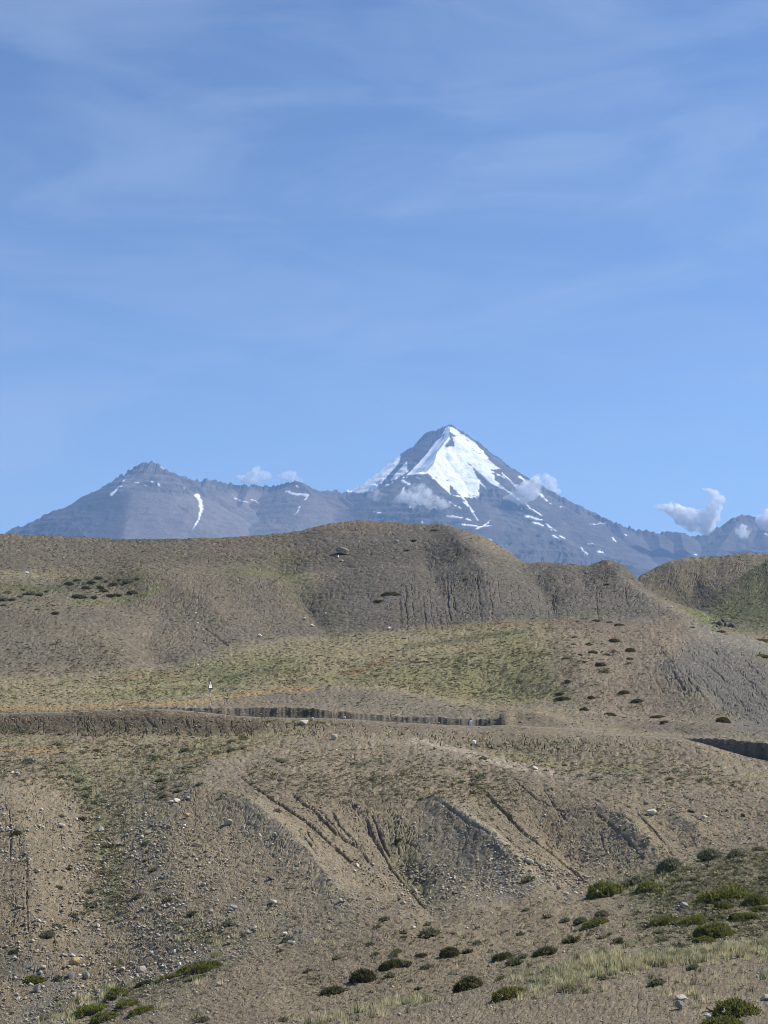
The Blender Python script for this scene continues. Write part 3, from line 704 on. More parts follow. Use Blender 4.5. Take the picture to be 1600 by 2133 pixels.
# ------------------------------------------------------------------ far mountains
MX = np.concatenate([np.linspace(-700, -60, 30)[:-1], np.arange(-60, 1665, 2.5), np.linspace(1665, 2300, 30)[1:]])
MT = (MX - 800) / F * CP
MD = np.concatenate([[4200, 5000, 5600, 6200, 6700], np.arange(7100, 8300, 26), np.arange(8300, 10080, 9.0), np.arange(10080, 10500, 60), [10900, 11600, 12600, 14000]])
mx_ = MD[None, :] * MT[:, None]; my_ = np.repeat(MD[None, :], len(MX), 0)
def wp(X, Y, d):
    s = s_of_Y(Y); d *= 1000.
    return (d * (X - 800) / F * (CP + s * SP), d, d * s)
ridges = [
 ([(-700, 1330, 9.6), (-200, 1235, 9.4), (-10, 1150, 9.3), (28, 1114, 9.3), (60, 1096, 9.3), (90, 1084, 9.3), (112, 1079, 9.25), (148, 1056, 9.2), (168, 1042, 9.2), (185, 1037, 9.2), (205, 1020, 9.15), (230, 1008, 9.1), (246, 992, 9.1), (265, 981, 9.05), (282, 970, 9), (300, 962, 9), (315, 958, 9), (326, 966, 9), (345, 977, 9), (385, 994, 9.1), (420, 1004, 9.2), (428, 999, 9.2), (450, 999, 9.3), (480, 1007, 9.4), (500, 1011, 9.4), (530, 1009, 9.4), (560, 1013, 9.4), (600, 1004, 9.3), (624, 1002, 9.2), (645, 1012, 9.3), (664, 1024, 9.4), (684, 1021, 9.5), (712, 1024, 9.7), (735, 1022, 9.8)], .62),
 ([(735, 1022, 9.8), (765, 1005, 9.85), (790, 990, 9.9), (810, 976, 9.95), (828, 962, 10), (845, 948, 10), (864, 932, 10), (866, 923, 10), (880, 908, 10), (896, 896, 10), (908, 895, 10), (917, 894, 10), (926, 887, 10), (936, 883, 10), (944, 886, 10), (960, 896, 10), (985, 913, 10), (1000, 922, 10), (1020, 941, 10), (1043, 956, 10), (1060, 970, 10), (1100, 996, 10), (1122, 1008, 10), (1140, 1019, 10), (1165, 1040, 10), (1180, 1048, 10), (1203, 1052, 10), (1210, 1061, 9.95), (1243, 1071, 9.9), (1268, 1083, 9.85), (1290, 1091, 9.8), (1315, 1099, 9.8), (1345, 1104, 9.8), (1370, 1108, 9.8), (1392, 1105, 9.8), (1418, 1108, 9.8), (1434, 1117, 9.8), (1462, 1112, 9.8), (1480, 1104, 9.85), (1505, 1094, 9.9), (1525, 1080, 9.9), (1545, 1072, 10), (1570, 1076, 10), (1585, 1080, 10), (1620, 1070, 10), (1700, 1050, 10), (1900, 1090, 10), (2300, 1200, 10)], .78),
 ([(936, 883, 10), (938, 905, 9.86), (924, 925, 9.72), (910, 943, 9.58), (907, 955, 9.46), (902, 968, 9.36), (890, 982, 9.24), (874, 983, 9.2)], .86),
 ([(874, 983, 9.2), (905, 1000, 9.1), (930, 1020, 9.02), (960, 1050, 8.92), (985, 1090, 8.85), (1010, 1150, 8.6), (1030, 1200, 8.4)], .55),
 ([(874, 983, 9.2), (840, 998, 9.2), (800, 1022, 9.15), (750, 1050, 9.0), (720, 1085, 8.9), (700, 1120, 8.7)], .55),
 ([(1060, 970, 10), (1075, 1020, 9.7), (1110, 1070, 9.4), (1150, 1120, 9.1), (1190, 1180, 8.7)], .6),
 ([(315, 958, 9), (300, 985, 8.88), (285, 1004, 8.8), (272, 1016, 8.72), (264, 1055, 8.45), (256, 1120, 8.05), (250, 1200, 7.6)], .60),
 ([(385, 994, 9.1), (372, 1015, 8.95)], .8), ([(345, 977, 9), (338, 1000, 8.86)], .8), ([(265, 981, 9.05), (255, 1010, 8.85)], .8),
 ([(148, 1056, 9.2), (165, 1085, 8.95), (175, 1120, 8.7)], .6), ([(205, 1020, 9.15), (215, 1060, 8.85), (225, 1115, 8.5)], .6), ([(90, 1084, 9.3), (110, 1110, 9.0)], .6),
 ([(520, 1010, 9.4), (505, 1050, 9.05), (490, 1090, 8.75), (480, 1150, 8.4)], .50),
 ([(430, 1000, 9.25), (420, 1020, 9.1)], .6),
 ([(624, 1002, 9.2), (650, 1030, 8.95), (668, 1065, 8.7), (660, 1120, 8.4)], .52),
 ([(700, 1023, 9.65), (730, 1050, 9.4), (745, 1090, 9.1), (750, 1140, 8.8)], .6),
 ([(1203, 1052, 10), (1215, 1090, 9.6), (1235, 1130, 9.3), (1260, 1180, 9.0)], .6),
 ([(1290, 1091, 9.8), (1300, 1120, 9.5), (1320, 1160, 9.2), (1345, 1210, 8.9)], .6),
 ([(1370, 1108, 9.8), (1375, 1140, 9.4), (1370, 1190, 9.1)], .6), ([(1418, 1108, 9.8), (1425, 1145, 9.4)], .6),
 ([(1545, 1072, 10), (1525, 1105, 9.7), (1500, 1140, 9.4), (1480, 1180, 9.1)], .6), ([(1600, 1076, 10), (1590, 1120, 9.6)], .6),
]
mz = np.full(mx_.shape, -400.0); dr = np.full(mx_.shape, 1e9); drm = dr.copy()
wob_x = 60 * fbm(mx_ / 420., my_ / 420., 4, 1.7); wob_y = 60 * fbm(mx_ / 420., my_ / 420., 4, 8.7)
bm = sstep(0, 300, 10000 - my_)
for ri, (pts, k) in enumerate(ridges):
    W3 = [wp(*p) for p in pts]
    for a, b in zip(W3[:-1], W3[1:]):
        dx, dy = b[0] - a[0], b[1] - a[1]; q = dx * dx + dy * dy + 1e-6
        t0 = np.clip(((mx_ - a[0]) * dx + (my_ - a[1]) * dy) / q, 0, 1)
        d0 = np.hypot(mx_ - a[0] - t0 * dx, my_ - a[1] - t0 * dy)
        f = np.minimum(d0 / 130., 1)
        t = np.clip(((mx_ + f * wob_x - a[0]) * dx + (my_ + f * wob_y - a[1]) * dy) / q, 0, 1)
        d = np.hypot(mx_ + f * wob_x - a[0] - t * dx, my_ + f * wob_y - a[1] - t * dy)
        d = np.maximum(d, .88 * d0)
        h = a[2] + t * (b[2] - a[2]) - k * d * (1 - np.clip(d, 0, 2500) / 11000.)
        if ri < 2: h = h - 30 * (1 - np.exp(-d / 22.))
        mz = np.maximum(mz, h); dr = np.minimum(dr, d0)
        if ri < 2: drm = np.minimum(drm, d0)
gl = inpoly(*project(mx_, my_, mz), [(930, 890), (965, 900), (1050, 980), (1045, 1020), (1000, 1040), (970, 1032), (890, 990), (905, 950)])
smooth_zone = np.zeros_like(mz)
mSX, mSY = project(mx_, my_, mz)
def zone(poly, soft):
    m = (mSX > min(p[0] for p in poly) - soft) & (mSX < max(p[0] for p in poly) + soft)
    r = np.zeros_like(mz); d, _ = polydist(mSX[m], mSY[m], poly + [poly[0]], 1.0)
    r[m] = sstep(-soft, soft, np.where(inpoly(mSX[m], mSY[m], poly), d, -d)); return r
GLz = zone([(932, 888), (950, 896), (990, 925), (1040, 985), (1050, 1010), (1030, 1020), (1000, 1036), (965, 1030), (893, 988), (850, 990), (905, 930)], 6)
GLz = np.maximum(GLz, .8 * zone([(735, 1026), (728, 1008), (830, 945), (828, 965), (800, 1000), (760, 1028)], 5))
SCz = zone([(275, 1022), (420, 1030), (560, 1020), (610, 1012), (700, 1060), (690, 1140), (250, 1140)], 10)
CLz = zone([(200, 1020), (315, 950), (430, 1000), (460, 1020), (400, 1028), (300, 1015), (250, 1030)], 8)
rough = np.clip(1 - .85 * GLz - .7 * SCz + 1.1 * CLz, .08, 2.1)
am = .05 + .95 * np.minimum(dr / 330., 1)
rg = lambda x, y, z: 1 - 2 * np.abs(perlin3(x, y, z))
for lam, a in ((420, 30), (210, 20), (105, 13), (52, 7), (26, 3.5)):
    mz += a * rough * am * (rg(mx_ / lam, my_ / (lam * 1.9), mz / lam) - .45)
# ravines down the faces and level bands of strata
mz += 12 * rough * am * rg(mx_ / 60. + 2.5 * fbm(mx_ / 260., my_ / 260., 3), my_ / 330., mz / 200.)
st = (mz + .05 * mx_ + 26 * fbm(mx_ / 500., my_ / 500., 3, 5)) / 46.
mz += 16 * rough * am * (sstep(.3, .7, st % 1.0) - (st % 1.0))
st2 = (mz + 12 * fbm(mx_ / 200., my_ / 200., 3, 15)) / 17.
mz += 5 * rough * am * (sstep(.3, .7, st2 % 1.0) - (st2 % 1.0))
mz += (16 * perlin(mx_ / 38., my_ * 0 + 1) + 12 * perlin(mx_ / 15., my_ * 0 + 5) + 5 * perlin(mx_ / 8., my_ * 0 + 9)) * (1 - .6 * GLz) * (1 + .35 * (mSX < 440)) * np.exp(-drm / 45.)
mz = np.maximum(mz, -120)
mSX, mSY = project(mx_, my_, mz)
b1_ = fbm(mx_ / 260., my_ / 260. + mz / 130., 4, 2.0); f1_ = fbm(mx_ / 34., mz / 22., 4, 6.0)
band = perlin(mx_ / 300., st * 2.3) + .6 * perlin(mx_ / 90., st2 * 1.7)
ROCK = lin(.082, .075, .075)
mc = ROCK * (1 + .25 * b1_ + .22 * f1_ + .26 * band * rough)[..., None]
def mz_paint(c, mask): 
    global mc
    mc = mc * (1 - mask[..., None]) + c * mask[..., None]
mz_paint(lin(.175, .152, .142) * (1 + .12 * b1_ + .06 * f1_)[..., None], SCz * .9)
SHADEz = np.maximum(zone([(20, 1120), (30, 1095), (200, 1000), (268, 1015), (262, 1060), (254, 1125)], 7), zone([(745, 1015), (860, 920), (930, 880), (930, 905), (890, 945), (830, 1000), (790, 1012)], 5))
mz_paint(ROCK * .62 * (1 + .3 * b1_ + .3 * f1_ + .3 * band)[..., None], SHADEz * .85)  # shade of the left-facing facets painted in as darker rock
mz_paint(lin(.15, .135, .13) * (1 + .4 * f1_ + .3 * band)[..., None], CLz * .6)
scree = (1 - SHADEz) * sstep(.0, .5, fbm(mx_ / 150., mz / 260., 3, 31)) * (1 - SCz)
mz_paint(lin(.145, .127, .12) * (1 + .1 * f1_)[..., None], scree * .55)
snow = np.zeros_like(mz)
jx = mSX + 3.2 * fbm(mSX / 11., mSY / 11., 4, 1); jy = mSY + 2.6 * fbm(mSX / 11., mSY / 9., 4, 4)
Z2 = lambda p: [(700 + x / 3.556, 850 + y / 3.556) for x, y in p]
Z1 = lambda p: [(x / 2.2857, 850 + y / 2.2857) for x, y in p]
Z3 = lambda p: [(1100 + x / 3.2, 950 + y / 3.2) for x, y in p]
def snow_poly(p, v=1.0):
    m = inpoly(jx, jy, p); snow[m] = np.maximum(snow[m], v)
def snow_line(p, w0, w1):
    xs = [q[0] for q in p]; ys = [q[1] for q in p]
    m = (mSX > min(xs) - 8) & (mSX < max(xs) + 8) & (mSY > min(ys) - 8) & (mSY < max(ys) + 8)
    d, f = polydist(jx[m], jy[m], p)
    w_ = w0 + (w1 - w0) * f
    snow[m] = np.maximum(snow[m], sstep(w_ + .7, w_ - .7, d + 1.2 * perlin(mSX[m] / 5., mSY[m] / 4.)))
snow_poly(Z2([(838, 135), (852, 140), (900, 165), (930, 190), (1010, 240), (1060, 290), (1110, 350), (1160, 410), (1215, 450), (1150, 455), (1180, 540), (1235, 605), (1150, 560), (1060, 480), (1010, 440), (1030, 490), (1068, 540), (1055, 662), (980, 662), (920, 645), (850, 570), (838, 600), (850, 640), (790, 590), (730, 530), (680, 485), (520, 500), (600, 420), (680, 330), (720, 270), (780, 210), (812, 150)]))
snow_poly(Z2([(85, 622), (60, 560), (240, 460), (370, 390), (480, 350), (470, 405), (360, 530), (270, 616), (180, 632)]))
snow_poly(Z2([(400, 540), (470, 450), (530, 390), (520, 430), (535, 470), (450, 525)]), .75)
for p in ([(838, 175), (905, 212), (860, 215), (880, 282), (820, 296), (800, 280), (845, 232)], [(780, 208), (812, 195), (800, 218)], [(1000, 290), (1030, 322), (1020, 325)], [(930, 205), (985, 245), (975, 250)],
          [(970, 402), (1005, 425), (990, 430)], [(1110, 360), (1150, 395), (1130, 385)], [(1030, 250), (1090, 285), (1080, 295)], [(1060, 335), (1075, 340), (1070, 348)], [(815, 530), (832, 536), (822, 545)], [(740, 515), (750, 515), (745, 522)]):
    snow[inpoly(jx, jy, Z2(p))] = 0
for p, w0, w1 in [([(1100, 440), (1250, 520)], 1.2, .6), ([(1130, 500), (1300, 640)], 1.3, .8), ([(1230, 480), (1330, 580)], 1.1, .6), ([(1200, 560), (1330, 660), (1520, 795)], 1.3, .8), ([(1360, 510), (1430, 570)], 1.6, .6),
                  ([(1480, 620), (1560, 690)], 1.0, .8), ([(1410, 800), (1530, 830)], 1.8, .5), ([(1460, 850), (1540, 875)], 1.2, .6), ([(1560, 860), (1600, 905)], 1.1, .9), ([(900, 612), (960, 690), (1000, 750), (1050, 830)], 1.7, 1.0),
                  ([(950, 700), (1020, 765)], 1.8, .8), ([(920, 862), (1080, 880), (1150, 870)], 1.3, .8), ([(1040, 892), (1090, 880), (1140, 832)], 1.5, .6), ([(815, 800), (930, 812)], 1.0, 1.6), ([(490, 538), (545, 568)], 2.2, 2.0),
                  ([(572, 650), (545, 735)], 1.6, .8), ([(370, 574), (432, 548)], .8, 1.0), ([(490, 517), (530, 510)], .9, .7), ([(280, 770), (330, 776)], .6, .5), ([(1135, 975), (1155, 985)], 1.6, .8), ([(500, 590), (495, 632)], 1.5, .7),
                  ([(720, 520), (790, 560)], .8, .5), ([(600, 512), (618, 520)], 1.2, .6), ([(970, 820), (1000, 835)], 1.5, 1.0), ([(1070, 560), (1110, 595)], 1.2, .5), ([(1350, 720), (1380, 745)], .9, .6), ([(640, 850), (650, 855)], .8, .6),
                  ([(740, 660), (830, 690), (930, 745)], .5, .5), ([(870, 650), (1050, 668)], .9, .6)]:
    snow_line(Z2(p), w0, w1)
for p, w0, w1 in [([(530, 412), (555, 388), (580, 370)], 3.2, 1.2), ([(580, 350), (600, 338)], .7, .5), ([(937, 418), (955, 442), (957, 490), (945, 530), (920, 570)], 4.4, .8), ([(945, 420), (960, 470)], 2.2, 2.6), ([(1362, 398), (1400, 410), (1465, 415)], 1.4, 2.6), ([(1465, 415), (1448, 440)], 2.0, .8),
                  ([(1430, 470), (1408, 506)], .9, .7), ([(1115, 430), (1180, 450)], .5, .5), ([(1200, 435), (1240, 455)], .5, .5), ([(765, 282), (780, 290)], 1.0, .5), ([(870, 372), (880, 382)], .8, .5), ([(640, 352), (700, 372)], .5, .4), ([(720, 350), (760, 368)], .5, .6), ([(1410, 372), (1422, 380)], .8, .5)]:
    snow_line(Z1(p), w0, w1)
for p, w0, w1 in [([(5, 340), (90, 395)], 1.3, .7), ([(0, 400), (60, 425)], 1.8, .8), ([(45, 440), (105, 465)], 1.3, .7), ([(130, 460), (185, 495)], 1.3, .8), ([(165, 530), (200, 548)], 1.7, .8), ([(215, 535), (250, 552)], 1.5, .8),
                  ([(60, 230), (130, 300)], 1.3, .8), ([(215, 336), (242, 342)], .8, .6), ([(560, 545), (587, 570)], 1.3, .8), ([(465, 640), (497, 643)], 1.4, .8), ([(350, 610), (395, 655)], .7, .5), ([(400, 583), (455, 590)], .7, .4), ([(480, 625), (475, 635)], .8, .5), ([(650, 520), (655, 530)], .8, .5), ([(1115, 655), (1130, 662)], 1.0, .5), ([(1580, 515), (1600, 530)], .8, .6), ([(145, 315), (152, 322)], .8, .5), ([(415, 455), (520, 447)], .45, .4)]:
    snow_line(Z3(p), w0, w1)
mz_paint(lin(.90, .91, .92) * (1 + .04 * f1_)[..., None], np.clip(snow, 0, 1))
mz += 3.0 * snow * sstep(0, 30, dr)
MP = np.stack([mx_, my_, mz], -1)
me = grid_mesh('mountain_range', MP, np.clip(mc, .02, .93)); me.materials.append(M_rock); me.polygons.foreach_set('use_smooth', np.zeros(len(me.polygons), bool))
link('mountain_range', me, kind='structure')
print('mountains', mz.shape, time.time() - T0)
# ==== MOUNTAINS END ====

# ------------------------------------------------------------------ loose stones, scrub and grass as ground cover
def stone_verts(r_, n):
    """n jittered octahedra -> (n,6,3)"""
    base = np.array([[1,0,0],[0,1,0],[-1,0,0],[0,-1,0],[0,0,.8],[0,0,-.4]], float)
    V = base[None] * r_.uniform(.6, 1.15, (n, 6, 1)) + r_.normal(0, .1, (n, 6, 3))
    a = r_.uniform(0, 2*np.pi, n); ca, sa = np.cos(a)[:, None], np.sin(a)[:, None]
    return np.stack([V[..., 0] * ca - V[..., 1] * sa, V[..., 0] * sa + V[..., 1] * ca, V[..., 2]], -1)
OCT = np.array([[0,1,4],[1,2,4],[2,3,4],[3,0,4],[1,0,5],[2,1,5],[3,2,5],[0,3,5]])
DENS = np.clip(.55 + 1.1 * fbm(np.arange(W_)[None, :] / 60. + 0 * np.arange(2200)[:, None], np.arange(2200)[:, None] / 34. + 0 * np.arange(W_)[None, :], 4, 13), .06, 1.4)
def wpoly(poly, soft=20):
    Yg, Xg = np.mgrid[0:2200:2, -OFF:W_-OFF:2].astype(float)
    d, _ = polydist(Xg, Yg, poly + [poly[0]], 1.0)
    r = sstep(-soft, soft, np.where(inpoly(Xg, Yg, poly), d, -d))
    return np.repeat(np.repeat(r, 2, 0), 2, 1)
def pick(n, weight, r_):
    """n visible ground points spread over the view by weight"""
    iy, ix = np.where(LK >= 0)
    w_ = weight[iy, ix]; w_ = w_ / w_.sum()
    k = r_.choice(len(iy), n, p=w_)
    idx = LK[iy[k], ix[k]]
    return PF[idx], ix[k] - float(OFF), iy[k].astype(float)
r1 = np.random.default_rng(101)
rowy = np.arange(2200)[:, None] + 0 * np.arange(W_)[None, :]; colx = np.arange(W_)[None, :] - OFF + 0 * rowy
FULL = [(-160, 1080), (1780, 1080), (1780, 2199), (-160, 2199)]
near = sstep(1560, 1800, rowy)
wst = (.35 + .9 * near) * DENS
STONY = [wpoly([(-160, 1690), (330, 1690), (520, 1840), (420, 2000), (120, 2133), (-160, 2133)], 40), wpoly([(780, 1800), (1120, 1800), (1180, 1860), (860, 1900)], 25),
         wpoly([(330, 1990), (560, 1960), (420, 2020), (180, 2110), (120, 2070)], 20), wpoly([(1020, 1740), (1260, 1840), (1200, 1870), (1000, 1860)], 20)]
for z in STONY: wst = wst * (1 + .8 * z)
wst = wst * (1 - .75 * wpoly([(430, 2050), (900, 1900), (1250, 1870), (1350, 1990), (900, 2100), (500, 2150)], 30))
wst *= 1 - .6 * wpoly([(1380, 1340), (1780, 1330), (1780, 1540), (1480, 1480)], 20)
NST = 52000
pos, sx_, sy_ = pick(NST, wst, r1)
px_m = pos[:, 1] / F
stz = np.maximum.reduce(STONY)[sy_.astype(int), (sx_ + OFF).astype(int)]
nearf = np.interp(sy_, [1080, 1500, 1700, 2100], [.8, 1.0, 1.3, 1.35]) * (1 + .35 * stz)
size = px_m * nearf * (.8 + .62 * r1.pareto(2.2, NST).clip(0, 4.5))
V = stone_verts(r1, NST) * size[:, None, None] * np.array([1, 1, .8])
V = V + pos[:, None, :] + np.array([0, 0, 1.]) * size[:, None, None] * .12
Fc = (OCT[None] + 6 * np.arange(NST)[:, None, None]).reshape(-1, 3)
pal = np.array([[.36, .31, .23], [.46, .41, .32], [.58, .53, .44], [.20, .17, .13], [.32, .30, .27], [.72, .69, .61]])
cc = .84 * pal[r1.choice(6, NST, p=[.37, .22, .06, .21, .125, .015])] * r1.uniform(.85, 1.15, (NST, 1))
me = soup_mesh('gravel', V.reshape(-1, 3), Fc, col=np.repeat(cc, 6, 0)); me.materials.append(M_gravel)
link('gravel', me, kind='stuff')

# low scrub: small domes of upright sprigs, coloured by the ground they grow on
def sprigs(r_, n, k, flat=.55):
    """n tussocks of k pointed leaves in unit size -> V (n,k,3,3)"""
    a = r_.uniform(0, 2*np.pi, (n, k)); e = r_.uniform(.05, 1.25, (n, k)); rad = r_.uniform(.0, .75, (n, k))
    cx = np.cos(a) * rad; cy_ = np.sin(a) * rad; bz = np.sqrt(np.clip(1 - rad**2, 0, 1)) * flat * .35
    ln = r_.uniform(.35, .75, (n, k)); tw = r_.uniform(0, np.pi, (n, k)); wd = r_.uniform(.16, .30, (n, k))
    b = np.stack([cx, cy_, bz], -1)
    tip = b + np.stack([np.cos(a) * np.cos(e) * ln, np.sin(a) * np.cos(e) * ln, np.sin(e) * ln * flat * 1.3 + .05], -1)
    sd_ = np.stack([np.cos(tw) * wd, np.sin(tw) * wd, -.05 * np.ones_like(tw)], -1)
    return np.stack([b - sd_, b + sd_, tip], -2)
GREENS = np.array([[.13, .13, .07], [.19, .185, .10], [.09, .10, .05], [.27, .255, .15], [.10, .085, .06], [.36, .33, .19]])
ws = .16 * DENS**2 * np.ones_like(wst)
def zw(poly, k, soft=18):
    global ws
    z = wpoly(poly, soft); ws = ws * (1 - z) + k * z * (.4 + DENS)
zw([(-160, 1110), (620, 1110), (700, 1280), (600, 1330), (-160, 1400)], .35)
zw([(120, 1195), (300, 1185), (300, 1240), (150, 1260)], 2.6); zw([(-160, 1215), (110, 1218), (110, 1262), (-160, 1262)], 1.6)
zw([(-160, 1340), (240, 1330), (280, 1400), (-160, 1430)], .75)
zw([(620, 1085), (1050, 1110), (1330, 1200), (1400, 1290), (760, 1315), (640, 1250)], .16)
zw([(1330, 1200), (1500, 1150), (1780, 1150), (1460, 1270)], .8); zw([(1450, 1280), (1780, 1150), (1780, 1330), (1500, 1305)], 2.4)
zw([(-160, 1440), (300, 1395), (700, 1325), (1140, 1292), (1190, 1455), (900, 1450), (700, 1426), (540, 1440), (300, 1475), (-160, 1478)], .75)
zw([(700, 1395), (980, 1350), (1090, 1320), (1200, 1440), (1060, 1460), (860, 1435)], 1.9); zw([(460, 1420), (640, 1380), (700, 1400), (600, 1430)], 1.3)
zw([(1180, 1298), (1400, 1300), (1440, 1500), (1200, 1500)], .4); zw([(1100, 1300), (1230, 1300), (1260, 1460), (1150, 1460)], 1.3)
zw([(600, 1440), (860, 1440), (1020, 1490), (620, 1470)], .55)
zw([(-160, 1515), (60, 1520), (560, 1535), (420, 1600), (340, 1660), (160, 1660), (-160, 1590)], 1.2)
zw([(560, 1560), (900, 1570), (1100, 1620), (1080, 1690), (800, 1670), (640, 1660), (500, 1620)], 1.0)
zw([(960, 1540), (1400, 1560), (1560, 1640), (1300, 1640), (1060, 1590)], .8)
zw([(160, 1640), (260, 1640), (270, 1900), (180, 1900)], 1.4)
zw([(330, 1920), (440, 1915), (530, 1965), (380, 1960)], .8)
zw([(1280, 1840), (1420, 1800), (1780, 1745), (1780, 1900), (1400, 1900)], 1.7); zw([(1300, 1900), (1780, 1880), (1780, 1950), (1340, 1980)], .9)
zw([(560, 1990), (900, 1900), (1250, 1880), (1300, 1960), (1000, 2060), (600, 2130)], .25)
zw([(80, 2110), (260, 2050), (460, 1990), (500, 2000), (250, 2110)], .8)
NSC = 27000
r2 = np.random.default_rng(202)
pos, sx_, sy_ = pick(NSC, ws, r2)
px_m = pos[:, 1] / F
nearf = np.interp(sy_, [1100, 1400, 1650, 1900], [2.2, 2.7, 3.6, 4.6])
big_zone = wpoly([(1280, 1840), (1780, 1745), (1780, 1950), (1340, 1960)], 20)[sy_.astype(int), (sx_ + OFF).astype(int)]
size = px_m * nearf * (1 + .28 * np.exp(-((sy_ - 1620) / 70.) ** 2) + .2 * np.exp(-((sy_ - 1400) / 60.) ** 2)) * (1 + .5 * big_zone) * np.exp(r2.normal(0, .38, NSC)).clip(.4, 2.2)
KS = 13
V = sprigs(r2, NSC, KS) * size[:, None, None, None] + pos[:, None, None, :]
ci = r2.choice(6, NSC, p=[.24, .25, .14, .20, .10, .07])
cc = GREENS[ci] * r2.uniform(.75, 1.25, (NSC, 1))
yl = (DENS[sy_.astype(int), (sx_ + OFF).astype(int)] > 1.0) & (r2.random(NSC) < .3)
cc[yl] = np.array([.30, .27, .13])
lc = np.repeat(cc, KS * 3, 0).reshape(NSC, KS, 3, 3) * r2.uniform(.7, 1.3, (NSC, KS, 1, 1))
me = soup_mesh('low_scrub', V.reshape(-1, 3), np.arange(NSC * KS * 3).reshape(-1, 3), col=lc.reshape(-1, 3)); me.materials.append(M_grass)
link('low_scrub', me, kind='stuff')

# pale seeding grass: upright blades
def blades(r_, n, k, spread=.5):
    a = r_.uniform(0, 2*np.pi, (n, k)); rad = r_.uniform(0, spread, (n, k))
    b = np.stack([np.cos(a) * rad, np.sin(a) * rad, 0 * a], -1)
    ln = r_.uniform(.5, 1.1, (n, k)); le = r_.uniform(.05, .5, (n, k))
    tip = b + np.stack([np.cos(a) * le * ln, np.sin(a) * le * ln, ln], -1)
    tw = r_.uniform(0, np.pi, (n, k)); wd = .05
    s_ = np.stack([np.cos(tw) * wd, np.sin(tw) * wd, 0 * tw], -1)
    return np.stack([b - s_, b + s_, tip], -2)
wg = .004 * np.ones_like(wst) * (rowy > 1500)
CL_ = sstep(.05, .35, perlin(colx / 17., rowy / 8.)) * DENS
for poly, k, sf in [([(1130, 2020), (1250, 2000), (1420, 1985), (1780, 1935), (1780, 1975), (1420, 2010), (1200, 2050)], 3.0, 8), ([(1060, 2040), (1200, 2000), (1300, 1980), (1250, 2060), (1100, 2090)], 1.0, 12),
                ([(600, 2133), (760, 2095), (900, 2070), (900, 2090), (700, 2140)], .5, 8), ([(280, 1570), (560, 1525), (640, 1515), (560, 1545), (300, 1600)], .7, 8), ([(130, 1580), (330, 1570), (280, 1640), (160, 1640)], .5, 8),
                ([(1210, 1850), (1400, 1815), (1400, 1850), (1260, 1870)], 1.0, 6), ([(1350, 2020), (1780, 1960), (1780, 2120), (1400, 2100)], .25, 20), ([(80, 2130), (200, 2060), (300, 2040), (160, 2130)], .6, 8),
                ([(540, 1500), (700, 1500), (700, 1512), (540, 1510)], 1.6, 3)]:
    wg = np.maximum(wg, k * wpoly(poly, sf) * (.12 + 1.4 * CL_))
NG = 2300; KG = 22
r3 = np.random.default_rng(303)
pos, sx_, sy_ = pick(NG, wg, r3); px_m = pos[:, 1] / F
size = px_m * np.interp(sy_, [1500, 1800, 1950, 2133], [6, 8, 13, 15]) * r3.uniform(.5, 1.4, NG)
V = blades(r3, NG, KG) * size[:, None, None, None] + pos[:, None, None, :]
cc = np.array([.60, .54, .32]) * r3.uniform(.6, 1.25, (NG, 1)); gm = r3.random(NG) < .22; cc[gm] = np.array([.20, .22, .10]) * r3.uniform(.7, 1.2, (gm.sum(), 1))
lc = np.repeat(cc, KG * 3, 0).reshape(NG, KG, 3, 3) * r3.uniform(.75, 1.25, (NG, KG, 1, 1))
me = soup_mesh('grass', V.reshape(-1, 3), np.arange(NG * KG * 3).reshape(-1, 3), col=lc.reshape(-1, 3)); me.materials.append(M_grass)
link('grass', me, kind='stuff')
print('cover', time.time() - T0)

